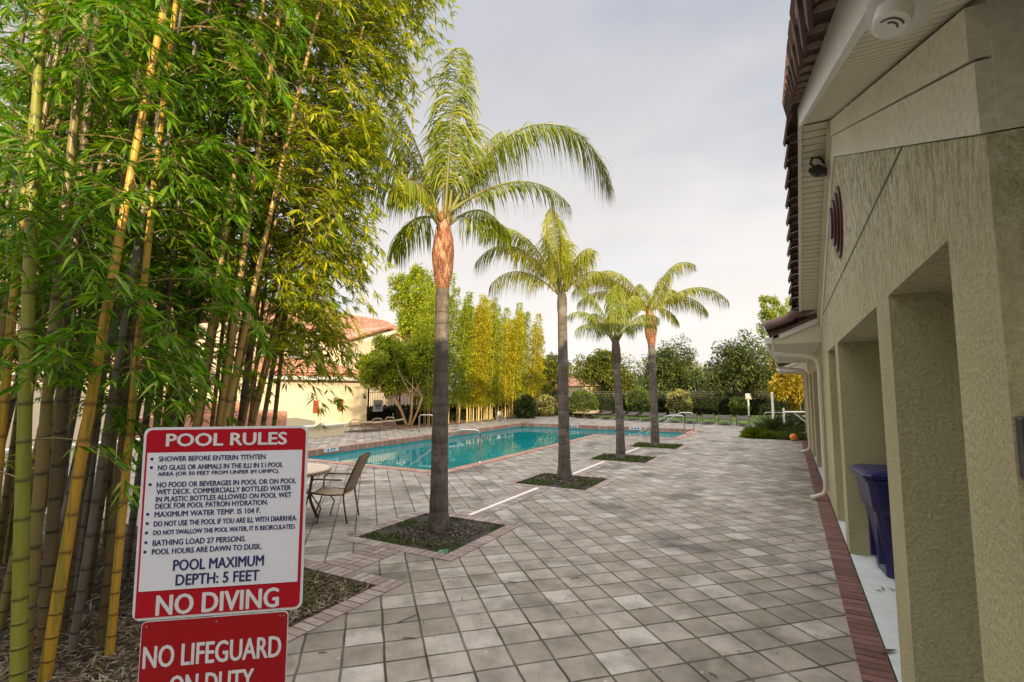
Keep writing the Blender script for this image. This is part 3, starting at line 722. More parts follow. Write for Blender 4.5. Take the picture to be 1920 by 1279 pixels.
# black box on the bay's near face
bx = thing('wall_box', 'small black box on the dark near wall at the right edge', 'box', (.62, 2.0, 1.85))
mb = MB(); mb.box(.575, .66, 1.95, 2.008, 1.74, 1.92); part('case', mb, M['black'], bx, bev=.008)
mb = MB(); mb.box(.60, .64, 1.925, 1.949, 1.80, 1.86); part('cover', mb, M['black'], bx, bev=.004)

# wing added unseen behind the camera; its roof casts the long evening shade
occluder = thing('shade_occluder', 'long khaki wing added unseen behind the camera to cast evening shade', 'building', (4, -9, 0))
mb = MB(); mb.box(-22, 13.9, -12, -6.5, 0, 3.3); part('wall', mb, M['stucco'], occluder)
mb = MB(); prism(mb, [(-12.6, 3.301), (-5.9, 3.301), (-9.2, 5.3)], -22.6, 14.0); part('roof', mb, M['tile_brown'], occluder)
mb = MB(); mb.box(14.0, 40, -13, -6, 0, 5.0); part('tall_shade_wall', mb, M['stucco'], occluder)  # taller block, also added unseen, keeps the right side in shade
mb = MB(); prism(mb, [(-13.6, 5.001), (-5.4, 5.001), (-9.5, 7.4)], 14.003, 40.6); part('tall_shade_roof', mb, M['tile_brown'], occluder)

# wheeled bin in the second opening
def make_bin():
    t = thing('trash_can', 'dark navy wheeled trash can standing inside the pillared opening', 'trash can', (1.01, 6.98, .014), R(6))
    def loft(secs, mi=0, mb=None):
        mb = mb or MB(); V = []
        for z, x0, x1, y0, y1, c in secs:
            V += [(x0 + c, y0, z), (x1 - c, y0, z), (x1, y0 + c, z), (x1, y1 - c, z), (x1 - c, y1, z), (x0 + c, y1, z), (x0, y1 - c, z), (x0, y0 + c, z)]
        n = len(secs); f = [(i * 8 + k, i * 8 + (k + 1) % 8, (i + 1) * 8 + (k + 1) % 8, (i + 1) * 8 + k) for i in range(n - 1) for k in range(8)]
        f += [tuple(range(8))[::-1], tuple((n - 1) * 8 + k for k in range(8))]
        mb.add(V, f, mi); return mb
    b = loft([(0, -.24, .24, -.20, .24, .05), (.10, -.25, .25, -.21, .25, .05), (.66, -.285, .285, -.27, .30, .05), (.70, -.315, .315, -.30, .31, .06), (.76, -.325, .325, -.31, .315, .06), (.99, -.34, .34, -.34, .33, .06), (.995, -.37, .37, -.37, .36, .06), (1.03, -.37, .37, -.37, .36, .06)])
    for s in (-1, 1): b.box(s * .16 - .02, s * .16 + .02, -.262, -.2, .12, .62)
    part('bin_body', b, M['bin'], t, bev=.012, off=True)
    l = loft([(1.034, -.385, .385, -.39, .38, .06), (1.07, -.385, .385, -.39, .38, .06), (1.10, -.33, .33, -.33, .34, .07), (1.115, -.25, .25, -.24, .28, .08)])
    part('lid', l, M['bin'], t, bev=.01, off=True)
    h = MB(); h.tube([(-.22, .37, .95), (-.22, .46, 1.0), (.22, .46, 1.0), (.22, .37, .95)], .016, 8); part('handle', h, M['bin'], t, off=True)
    for s in (-1, 1):
        wq = MB(); wq.tube([(s * .255, .24, .125), (s * .31, .24, .125)], .125, 20); part('wheel', wq, M['black'], t, off=True)
    return t
make_bin().rotation_euler.z = R(-84)

# ================================================================ SIGNS
def homog(src, dst):
    A = []
    for (x, y), (u, v) in zip(src, dst):
        A += [[x, y, 1, 0, 0, 0, -u * x, -u * y], [0, 0, 0, x, y, 1, -v * x, -v * y]]
    h = np.linalg.solve(np.array(A, float), np.array(dst, float).ravel()); return np.append(h, 1).reshape(3, 3)
def text_mesh(txt, w, h, bold=.0):
    """lettering as a flat mesh w by h; heavier strokes by laying it three times a hair apart"""
    cu = bpy.data.curves.new('lettering', 'FONT'); cu.body = txt; cu.extrude = 0; cu.resolution_u = 3
    o = bpy.data.objects.new('tmp', cu); COL.objects.link(o); dg = bpy.context.evaluated_depsgraph_get(); dg.update()
    me = bpy.data.meshes.new_from_object(o.evaluated_get(dg)); bpy.data.objects.remove(o); bpy.data.curves.remove(cu)
    co = np.empty(len(me.vertices) * 3); me.vertices.foreach_get('co', co); co = co.reshape(-1, 3)
    faces = [tuple(p.vertices) for p in me.polygons]; bpy.data.meshes.remove(me)
    lo_, hi = co.min(0), co.max(0); k = bold * h; V = []; Fc = []
    for j, (dx, dz) in enumerate(((0, 0), (-1, 0), (1, 0), (0, -.6), (0, .6)) if bold else ((0, 0),)):
        x = k + (co[:, 0] - lo_[0]) / (hi[0] - lo_[0]) * (w - 2 * k) + dx * k; z = .6 * k + (co[:, 1] - lo_[1]) / max(1e-6, hi[1] - lo_[1]) * (h - 1.2 * k) + dz * k
        Fc += [tuple(i + len(V) for i in f) for f in faces]; V += [(a_, -.00012 * j, b_) for a_, b_ in zip(x, z)]
    me = bpy.data.meshes.new('lettering'); me.from_pydata(V, [], Fc); me.update(); return me
def rrect(mb, x0, x1, z0, z1, r, y0, y1, mi=0, rs=None):
    rs = rs or (r, r, r, r); P = []
    for (cx, cz, a0), q in zip(((x0, z0, 180), (x1, z0, 270), (x1, z1, 0), (x0, z1, 90)), rs):
        sx = 1 if cx == x0 else -1; sz = 1 if cz == z0 else -1
        for k in range(7):
            a = R(a0 + 90 * k / 6); P.append((cx + sx * q + q * math.cos(a), cz + sz * q + q * math.sin(a)))
    n = len(P); v = [(x, y0, z) for x, z in P] + [(x, y1, z) for x, z in P]
    mb.add(v, [tuple(range(n)), tuple(n + i for i in range(n))[::-1]] + [((i + 1) % n, i, n + i, n + (i + 1) % n) for i in range(n)], mi)
TL, TR, BL, BR = D(268, 803, 2.16), D(576, 797, 2.28), D(250, 1166, 2.16), D(567, 1141, 2.28)
ux = (TR - TL); ux.z = 0; SW = ux.length; ux.normalize(); SH = ((TL - BL).z + (TR - BR).z) / 2
org = (TL + BL) / 2; org.z = (BL.z + BR.z) / 2
sgn = thing('pool_rules_sign', 'white and red pool rules sign with rounded corners on a post', 'sign', (org.x, org.y, 0), math.atan2(ux.y, ux.x))
zb = org.z
mb = MB(); rrect(mb, 0, SW, zb, zb + SH, .03, 0, .004); part('panel', mb, M['sign_border'], sgn, off=True)
H = homog([(128, 57), (908, 45), (885, 915), (80, 990)], [(0, SH), (SW, SH), (SW, 0), (0, 0)])
def hp(x, y): q = H @ np.array([x, y, 1.]); return q[0] / q[2], q[1] / q[2] + zb
m_ = .0105
mb = MB(); rrect(mb, m_, SW - m_, zb + m_, zb + SH - m_, .025, -.0016, -.0002, rs=(.004, .024, .024, .024)); part('red_field', mb, M['sign_red'], sgn, off=True)
(_, za), (_, zc) = hp(500, 170), hp(500, 815)
mb = MB(); rrect(mb, m_ + .0085, SW - m_ - .012, zc, za, .002, -.0032, -.0018); part('white_field', mb, M['sign_white'], sgn, off=True)
def line(txt, xl, yl, xr, yr, hpx, mat, bold, y=-.0042, target=None, name='lettering', hh=None):
    f = hh or hp
    (xa, z1), (xb, z2) = f(xl, yl), f(xr, yr); (_, zt_), (_, zb_) = f(xl, yl - hpx / 2), f(xl, yl + hpx / 2)
    hgt = zt_ - zb_; me = text_mesh(txt, xb - xa, hgt, bold); me.materials.clear(); me.materials.append(mat)
    return obj(name, me, target or sgn, (xa, y, (z1 + z2) / 2 - hgt / 2))
line('POOL RULES', 233, 118, 808, 104, 64, M['sign_letters'], .045, -.0024)
NB = .04
for args in (('SHOWER BEFORE ENTERIN TITHTEN', 201, 205, 708, 196, 25), ('NO GLASS OR ANIMALS IN THE ILLI IN S I POOL', 197, 247, 790, 233, 25),
             ('AREA (OR 50 FEET FROM UNFER IM UIMPC).', 196, 283, 774, 263, 25), ('NO FOOD OR BEVERAGES IN POOL OR ON POOL', 192, 330, 853, 309, 26),
             ('WET DECK. COMMERCIALLY BOTTLED WATER', 192, 366, 829, 341, 26), ('IN PLASTIC BOTTLES ALLOWED ON POOL WET', 189, 400, 832, 375, 26),
             ('DECK FOR POOL PATRON HYDRATION.', 187, 434, 722, 411, 26), ('MAXIMUM WATER TEMP. IS 104 F.', 184, 472, 688, 452, 27),
             ('DO NOT USE THE POOL IF YOU ARE ILL WITH DIARRHEA.', 181, 516, 858, 487, 27), ('DO NOT SWALLOW THE POOL WATER, IT IS RECIRCULATED.', 179, 560, 853, 529, 27),
             ('BATHING LOAD 27 PERSONS.', 177, 608, 620, 587, 28), ('POOL HOURS ARE DAWN TO DUSK.', 174, 650, 695, 624, 28)):
    line(*args, M['navy'], NB)
line('POOL MAXIMUM', 276, 713, 706, 690, 54, M['navy'], .035); line('DEPTH: 5 FEET', 289, 783, 685, 761, 54, M['navy'], .035)
line('NO DIVING', 196, 905, 778, 866, 100, M['sign_letters'], .035, -.0024)
for bx_, by_ in ((168, 208), (166, 249), (161, 331), (152, 474), (150, 518), (147, 563), (145, 610), (141, 655)):
    x, z = hp(bx_, by_); mb = MB(); mb.add([(x + .0062 * math.cos(a), -.0042, z + .0062 * math.sin(a)) for a in [2 * math.pi * k / 14 for k in range(14)]], [tuple(range(14))]); part('bullet', mb, M['navy'], sgn, off=True)
mb = MB(); mb.box(SW * .42 - .025, SW * .42 + .025, .0125, .052, -.03, zb + SH * .9); part('post', mb, M['galv'], sgn, off=True)
# lower sign, screwed to the same post just behind the upper one
low = thing('no_lifeguard_sign', 'red no lifeguard on duty sign mounted below the pool rules sign', 'sign', (org.x, org.y, 0), math.atan2(ux.y, ux.x))
x0s, x1s = .035, SW - .055; zt2 = zb - .006; zb2 = zt2 - .46
mb = MB(); rrect(mb, x0s, x1s, zb2, zt2, .02, .004, .008); part('panel', mb, M['sign_border'], low, off=True)
mb = MB(); rrect(mb, x0s + .003, x1s - .003, zb2 + .003, zt2 - .003, .018, .0022, .0038); part('red_field', mb, M['sign_red_low'], low, off=True)
line('NO LIFEGUARD', 135, 1157, 790, 1100, 108, M['sign_letters'], .025, .0016, low)
line('ON DUTY', 262, 1290, 662, 1262, 108, M['sign_letters'], .025, .0016, low)
for sx_, sz_ in ((x1s - .018, zt2 - .016), (x1s - .032, zt2 - .017), ((x0s + x1s) / 2, zt2 - .02), (x0s + .02, zt2 - .02)):
    mb = MB(); mb.add([(sx_ + .004 * math.cos(a), .0014, sz_ + .004 * math.sin(a)) for a in [2 * math.pi * k / 10 for k in range(10)]], [tuple(range(10))]); part('bolt', mb, M['galv'], low, off=True)

# ================================================================ PALMS
def frond_curve(base, az, el, length, droop, n=26, twist=0):
    a, e_ = R(az), R(el)
    d = (RT * math.cos(a) + FW * math.sin(a)) * math.cos(e_) + UP * math.sin(e_)
    pts = [Vector(base)]; dirs = [d.copy()]; ds = length / n
    for i in range(n):
        t = i / n; d = (d + Vector((0, 0, -1)) * droop * ds * (.12 + 1.8 * t)).normalized()
        pts.append(pts[-1] + d * ds); dirs.append(d.copy())
    return pts, dirs
def make_frond(base, az, el, length, droop, parent, matleaf, petiole=.22, ll=.52, dens=1.0, hang=1.0, rmat='rachis', stiff=0.):
    n = 26; pts, dirs = frond_curve(base, az, el, length, droop, n)
    off = wloc(parent)
    r = MB(); r.tube(pts, [max(.004, .030 * (1 - i / n) ** 1.2 * (1.15 if i < 4 else 1)) for i in range(n + 1)], 6)
    rp = obj('frond', r.mesh('frond', M[rmat], True, off), parent)
    m_ = int(length * 46 * dens); V = []; Fc = []
    for k in range(m_):
        t = petiole + (1 - petiole) * (k + random.random() * .6) / m_
        i = min(n - 1, int(t * n)); fr = t * n - i
        p = pts[i].lerp(pts[i + 1], fr); d = dirs[i]
        side = d.cross(UP)
        if side.length < .1: side = RT.copy()
        side.normalize(); nrm = side.cross(d).normalized()
        env = min(1, (t - petiole) / .12 + .35) * min(1, (1.06 - t) / .30 + .22)
        for s in (-1, 1):
            L_ = ll * env * random.uniform(.8, 1.15)
            up_ = random.uniform(-.25, .55)
            g = (side * s * random.uniform(.5, .95) + d * random.uniform(.45, .85) + nrm * up_).normalized()
            q = Vector(p); w_ = random.uniform(.007, .0115); pr_ = None; ns = 4
            for j in range(ns + 1):
                wj = w_ * (.55, 1, .9, .6, .05)[j]
                wd = g.cross(nrm if abs(g.dot(nrm)) < .9 else d).normalized() * wj
                V += [q + wd, q - wd]
                if pr_ is not None: b0 = len(V) - 4; Fc.append((b0, b0 + 1, b0 + 3, b0 + 2))
                pr_ = 1
                g = (g + Vector((0, 0, -1)) * hang * random.uniform(.6, 1.5)).normalized()
                q = q + g * (L_ / ns)
    me = bpy.data.meshes.new('leaflets'); me.from_pydata([tuple(v - off) for v in V], [], Fc); me.materials.append(M[matleaf]); me.update()
    obj('leaflets', me, rp); return rp
def make_palm(label, x, y, h, r0, r1, lean, fronds, matleaf, bz, boot='boots', bw=1.85):
    t = thing('queen_palm', label, 'palm', (x, y, -.03), 0, 'palms in square beds along the walk')
    def cen(z): k = z / h; return Vector((x + lean[0] * k * k, y + lean[1] * k * k, z))
    mb = MB(); pts = []; rad = []; att = []; z = -.03
    while z < bz + .12:
        step = random.uniform(.10, .30); base = r0 + (r1 - r0) * max(0, z / h); fl = base * (1 + .22 * math.exp(-max(z, 0) / .25))
        for dz, sc, a in ((0, 1.0, .15), (.012, .985, random.choice((.75, .4, .2, .1))), (.026, .995, .25), (step * .5, 1.0, 0)):
            pts.append(cen(z + dz)); rad.append(fl * sc * random.uniform(.99, 1.01)); att.append(a)
        z += step
    mb.tube(pts, rad, 20, att=att); part('trunk', mb, M['palm_bark'], t, smooth=True)
    # fibrous boots: split leaf bases wrapped round the crown, each a strap that bows out
    mb = MB(); zt_ = h
    bul = lambda k: 1.0 + (bw - 1) * math.sin(math.pi * min(1, max(0, k * 1.12 - .06))) ** 1.2 - .25 * k * k
    mb.tube([cen(bz - .02 + (zt_ - bz) * k / 10) for k in range(11)], [r1 * bul(k / 10) * .93 for k in range(11)], 14)
    if boot:
        nbt = 80
        for i in range(nbt):
            k = i / nbt * .86; a = i * 2.4 + random.uniform(-.25, .25); z0 = bz + (zt_ - bz) * k; ln = (zt_ - bz) * random.uniform(.14, .26)
            o_ = Vector((math.cos(a), math.sin(a), 0)); sd = Vector((-math.sin(a), math.cos(a), 0)); V = []; Fc = []; tw = random.uniform(-.5, .5)
            for f, wd in ((0, .42), (.35, .40), (.7, .26), (1.0, .05)):
                c = cen(z0 + ln * f); rr = r1 * bul(k + (ln * f) / (zt_ - bz)) * (1 + .10 * f + random.uniform(0, .05))
                for s in (-1, -.4, .4, 1): V.append(c + o_ * rr * (1 - .10 * abs(s)) + sd * (s * wd * rr + tw * f * rr * .4))
            for j in range(3):
                for q in range(3): Fc.append((j * 4 + q, j * 4 + q + 1, j * 4 + q + 5, j * 4 + q + 4))
            mb.add(V, Fc)
    part('crown_base', mb, M[boot] if boot else M['palm_bark'], t)
    for f in fronds:
        az, el, ln, dr = f[:4]; kw = f[4] if len(f) > 4 else {}
        k = random.uniform(.80, .97); b = cen(bz + (zt_ - bz) * kw.pop('k', k)); a = R(az); b = b + (RT * math.cos(a) + FW * math.sin(a)) * r1 * .75
        make_frond(b, az, el, ln, dr, t, kw.pop('mat', matleaf), **kw)
    return t
make_palm('nearest tall palm, orange leaf bases, long frond arching to the right', -4.50, 6.08, 4.72, .128, .088, (-.02, .06), [
    (0, 64, 3.75, .98, dict(ll=.85, dens=1.35, petiole=.16)), (-8, 34, 2.1, .85, dict(ll=.62)), (10, 85, 2.75, .16, dict(ll=.72, hang=.55, dens=1.35)), (-70, 76, 2.4, .28, dict(ll=.6, hang=.7)),
    (172, 38, 2.2, .75, dict(ll=.6, rmat='rachis_orange')), (150, 68, 3.0, .55, dict(ll=.7)), (-165, 56, 2.9, .60, dict(ll=.7)), (100, 58, 2.6, .6, dict(ll=.65)), (60, 40, 2.1, .8, dict(ll=.6)),
    (-110, 35, 1.5, 1.3, dict(ll=.5, rmat='rachis_orange')), (40, 70, 2.2, .45, dict(ll=.55)), (130, 25, 1.8, .9, dict(ll=.6)), (178, 75, 2.3, .45, dict(ll=.6))], 'frond', 3.36)
make_palm('second palm from the camera with slim crown leaning over the pool side', -4.52, 10.80, 4.30, .135, .10, (-.02, .0), [
    (180, 60, 2.6, 1.0, dict(ll=.75, dens=1.3)), (165, 45, 2.0, 1.0, dict(ll=.65)), (-170, 68, 2.7, .9, dict(ll=.75, dens=1.3)), (60, 82, 1.3, .2, dict(ll=.5, hang=.6)), (140, 85, 2.1, .15, dict(ll=.6, hang=.6)),
    (0, 50, 1.3, 1.5, dict(ll=.65)), (-60, 60, 1.4, 1.2, dict(ll=.6)), (-110, 74, 1.9, .55, dict(ll=.6)), (90, 66, 1.9, .7, dict(ll=.6)), (-20, 70, 1.2, 1.3, dict(ll=.6))], 'frond_yellow', 3.65, 'palm_bark', 1.15)
make_palm('short young palm with dark crown base, third along the walk', -4.38, 14.72, 3.55, .125, .10, (-.10, .0), [
    (178, 62, 1.9, 1.2, dict(ll=.55)), (-165, 45, 1.4, 1.3), (160, 74, 1.9, .8, dict(ll=.55)), (5, 60, 1.7, 1.2, dict(ll=.55)), (-20, 45, 1.3, 1.3), (30, 72, 1.7, .8), (90, 82, 1.7, .35), (-90, 78, 1.6, .4), (120, 60, 1.5, 1.0)], 'frond', 2.65, 'bark', 1.3)
make_palm('farthest palm of the row, orange leaf bases and frond arching right', -4.20, 18.30, 4.95, .138, .115, (-.08, .0), [
    (0, 74, 2.7, .95, dict(ll=.65)), (-10, 40, 3.0, .62, dict(ll=.75, dens=1.2)), (12, 32, 2.5, .7, dict(ll=.7)), (180, 50, 3.3, .66, dict(ll=.95, dens=1.4)), (172, 38, 2.8, .6, dict(ll=.9, dens=1.4)), (-172, 62, 2.7, .8, dict(ll=.85, dens=1.3)),
    (140, 25, 2.0, .9, dict(ll=.6)), (90, 60, 2.1, .7, dict(ll=.6)), (-80, 60, 1.9, .7, dict(ll=.6)), (-130, 40, 1.9, 1.0, dict(ll=.6)), (40, 55, 2.1, .7, dict(ll=.6)), (-160, 10, 1.6, .9), (25, 10, 1.4, 1.1)], 'frond_yellow', 3.45)

# ================================================================ BAMBOO GROVE (each culm is a thing: stem, branches, leaves)
def culm_path(base, dirv, h, bow, bdir, n=None):
    """base point, leaning direction, height, bow towards bdir near the top"""
    P = []; z = 0.; step = .26
    d = Vector(dirv).normalized(); p = Vector(base); P.append(p.copy()); s = 0
    while s < h:
        st = step * (1 if s > .6 else .6); k = s / h
        dd = (d + Vector(bdir) * bow * k ** 2.2).normalized(); p = p + dd * st; P.append(p.copy()); s += st
    return P
def fan(p, d, n, lmin, lmax, w, out):
    """n leaves fanning from a twig end"""
    d = d.normalized(); side = d.cross(UP); side = side.normalized() if side.length > .1 else RT.copy()
    for i in range(n):
        a = random.uniform(-1.3, 1.3); dr = random.uniform(.0, .55)
        v = d * math.cos(a) + side * math.sin(a) + Vector((0, 0, -dr)) + Vector((random.gauss(0, .15), random.gauss(0, .15), random.gauss(0, .2)))
        l = random.uniform(lmin, lmax); out[0].append(p + d * random.uniform(-.05, .03)); out[1].append(v); out[2].append(l); out[3].append(w * l / lmax * random.uniform(.8, 1.15))
def make_culm(label, base, dirv, h, r, mat, group=None, bow=.5, bdir=(0, 0, 0), zb=1.4, dens=1.0, leaf='bamboo_leaf', leafmax=.17, blen=(.45, 1.2), fav=None, nseg=12, sunz=None):
    base = Vector(base); base.z = -.03
    t = thing('bamboo_culm', label, 'bamboo', tuple(base), 0, group)
    P = culm_path(base, dirv, h, bow, bdir)
    pts, rad, att = [], [], []; n = len(P)
    for i in range(n - 1):
        f = lambda k: r * max(.25, 1 - .70 * (k / n) ** 1.3)
        a, b = P[i], P[i + 1]
        for u, sc, at in ((0, 1.0, .9), (.035, 1.10, .75), (.07, .985, .55), (.14, .97, .1), (.6, .98, 0), (.93, 1.0, .05)):
            pts.append(a.lerp(b, u)); rad.append(f(i + u) * sc); att.append(at)
    mb = MB(); mb.tube(pts, rad, nseg, att=att); part('stem', mb, M[mat], t, smooth=True)
    br = MB(); lv = [[], [], [], []]
    for i in range(2, n - 1):
        z = P[i].z
        if z < zb or random.random() > (.80 if z > zb + .8 else .5): continue
        k = i / n; az0 = random.uniform(0, 6.28)
        nb = max(1, int(random.choice((1, 2, 2, 3)) * dens + random.random()))
        for j in range(nb):
            a = az0 + random.uniform(-.9, .9) + (math.pi if (i % 2) else 0)
            if fav is not None and random.random() < .62: a = fav + random.uniform(-.9, .9)
            d = Vector((math.cos(a), math.sin(a), random.uniform(.35, 1.1))).normalized()
            ln = random.uniform(*blen) * (1 - .45 * max(0, k - .6)); p = P[i].copy(); bp = [p.copy()]; ns = 8
            for q in range(ns):
                d = (d + Vector((random.gauss(0, .07), random.gauss(0, .07), -.12 - .035 * q * ln))).normalized(); p = p + d * ln / ns; bp.append(p.copy())
                if q >= 2:
                    sd = d.cross(UP); sd = sd.normalized() if sd.length > .1 else RT.copy()
                    for s in (-1, 1):
                        if random.random() < .72:
                            td = (d + sd * s * random.uniform(.5, 1.2) + UP * random.uniform(-.5, .25)).normalized(); tl_ = random.uniform(.06, .22)
                            e_ = p + td * tl_; br.tube([p, e_], [.0018, .001], 3, cap=False)
                            fan(e_, td, random.randint(4, 7), .09, leafmax, .027 * leafmax / .17, lv)
            fan(p, d, 6, .09, leafmax, .027 * leafmax / .17, lv)
            br.tube(bp, [.0055 * (1 - .8 * q / ns) for q in range(ns + 1)], 4, cap=False)
    if lv[0]:
        V = leaf_arrays(np.array([tuple(q) for q in lv[0]]), np.array([tuple(q) for q in lv[1]]), lv[2], lv[3], droop=.08)
        foliage('foliage', V, br, M[leaf], M['twig'], base, t)
    return t
FRONT = 'striped bamboo culms at the front of the grove'
def from_px(x0, y0, x1, y1, depth=None):
    """ground point of a culm and its leaning direction, measured from two points on it in the photograph"""
    if depth is None: b = G(x0, y0); depth = (b - CP).dot(FW)
    a = D(x0, y0, depth); c = D(x1, y1, depth); d = (c - a); b = a - d * (a.z / d.z); return b, d
spec = [  # x0,y0, x1,y1, depth, r, material, label, first branch height, density
 (36, 1220, 60, 200, 3.55, .047, 'culm_green', 'thick light green culm near the left edge of the photo, in front', 1.1, .8),
 (52, 1180, 76, 893, 3.8, .042, 'culm_olive', 'olive culm close behind the thick light green culm', 1.3, .7),
 (108, 1122, 205, 536, 3.7, .040, 'culm_yellow', 'bright yellow leaning culm, thickest yellow one in front', 1.3, .7),
 (-6, 900, 18, 626, 3.9, .036, 'culm_yellow', 'yellow culm cut by the left edge of the photo', 1.2, .8),
 (203, 1250, 236, 886, 4.05, .032, 'culm_yellow', 'yellow culm just left of the pool rules sign', 1.5, .7),
 (183, 1253, 216, 942, 4.2, .030, 'culm_brown', 'dark brown culm leaning beside the yellow culm left of the sign', 1.6, .5),
 (101, 1040, 131, 925, 4.5, .036, 'culm_grey', 'grey weathered culm behind the bright yellow leaning culm', 1.8, .5),
 (85, 1171, 105, 909, 4.2, .048, 'culm_brown', 'thick dark culm behind the bright yellow leaning culm', 1.6, .5),
 (130, 1250, 173, 975, 4.1, .030, 'culm_grey', 'slim grey culm leaning right at the bottom of the grove', 1.7, .5),
 (176, 1010, 190, 925, 5.3, .040, 'culm_olive', 'olive culm whose foot shows on the litter by the paving', 1.8, .6),
 (245, 1000, 291, 662, 5.6, .036, 'culm_grey', 'dark grey leaning culm touching the left edge of the sign', 1.8, .6),
 (330, 1050, 399, 608, 5.6, .052, 'culm_tan', 'thick tan culm rising behind the sign, left of a pair', 2.1, 1.0),
 (385, 1030, 435, 608, 5.7, .060, 'culm_olive', 'thickest olive culm rising behind the sign, right of a pair', 2.1, 1.0),
 (418, 870, 450, 644, 6.0, .048, 'culm_tan', 'tan culm with lit upper stem behind the sign, lit by low sun', 2.1, 1.0),
 (445, 850, 461, 716, 6.2, .050, 'culm_grey', 'ash grey culm among green ones behind the right of the sign', 2.4, .6),
 (480, 870, 518, 644, 6.2, .032, 'culm_olive', 'slim olive culm over the right half of the sign', 2.1, 1.0),
 (507, 860, 529, 644, 6.3, .030, 'culm_olive', 'rightmost slim olive culm of the grove', 2.0, 1.1),
 (318, 850, 342, 662, 6.0, .055, 'culm_brown', 'thick shaded brown culm above the left half of the sign', 2.2, .8),
 (300, 850, 330, 640, 6.4, .035, 'culm_olive', 'slim culm beside the thick shaded brown culm', 2.2, .8),
 (228, 850, 250, 650, 4.9, .040, 'culm_olive', 'olive culm above the yellow culm left of the sign', 1.9, .7),
]
favaz = math.atan2(RT.y * .8 - FW.y * .3, RT.x * .8 - FW.x * .3)
for i, (a, b, c, d, dep, r, mt_, lab, zb_, dn) in enumerate(spec):
    bs, dv = from_px(a, b, c, d, dep)
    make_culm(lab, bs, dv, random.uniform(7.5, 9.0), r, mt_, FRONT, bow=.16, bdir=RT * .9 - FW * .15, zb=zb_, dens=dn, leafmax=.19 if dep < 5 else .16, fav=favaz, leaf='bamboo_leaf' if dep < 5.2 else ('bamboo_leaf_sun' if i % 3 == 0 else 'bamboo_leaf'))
# the mass of the grove behind: further culms, none of which stands out
SHADY = 'slender shaded culms in the depth of the grove'
mats = ['culm_brown', 'culm_olive', 'culm_brown', 'culm_grey', 'culm_brown', 'culm_olive']
rr_ = random.Random(5); k = 0
while k < 56:
    x, y = rr_.uniform(-8.6, -4.6), rr_.uniform(.4, 3.9)
    v = Vector((x, y, 0)) - CP; fwd = v.dot(FW); px_ = 960 + F * v.dot(RT) / fwd
    if px_ > (330 if k < 34 else 240) or px_ < (-200 if k < 34 else -60) or fwd < (4.3 if k < 34 else 5.0): continue
    make_culm('slender brown or olive culm standing in the shade inside the bamboo grove', (x, y, 0), (RT * rr_.uniform(.0, .16) + FW * rr_.uniform(-.06, .06) + UP), rr_.uniform(7, 9), rr_.uniform(.022, .042), mats[k % 6], SHADY, bow=.12, bdir=RT * .8, zb=2.2, dens=.75, leafmax=.16, nseg=9, fav=favaz)
    k += 1
# culms at the far side whose sunlit crowns lean out over the deck
SUNNY = 'culms with sunlit crowns leaning over the deck'
for i, (x0, y0, x1, y1, dep, r, bw_) in enumerate(((408, 520, 479, 42, 4.9, .036, .4), (462, 420, 517, 0, 5.0, .040, .5), (487, 479, 562, 125, 5.0, .032, .6), (540, 420, 590, 200, 6.4, .026, .8), (520, 300, 545, 60, 6.4, .028, .6),
        (430, 500, 452, 300, 6.4, .03, .4), (505, 640, 556, 430, 6.2, .026, .9), (512, 640, 570, 400, 5.8, .022, 1.1), (500, 600, 570, 300, 6.0, .020, 1.2), (470, 600, 530, 330, 5.5, .020, 1.0))):
    bs, dv = from_px(x0, y0, x1, y1, dep)
    make_culm('tan culm with yellow green crown leaning over the deck in the low sun', bs, dv, 7.8, r, 'culm_tan', SUNNY, bow=bw_ * .12, bdir=RT, zb=(3.9 if i < 3 else 2.2), dens=(1.0 if i < 3 else 2.0), leaf='bamboo_leaf_sun', leafmax=.155, fav=math.atan2(RT.y, RT.x), blen=(.55, 1.25))  # crowns wear the leaf colour with sunlight painted in

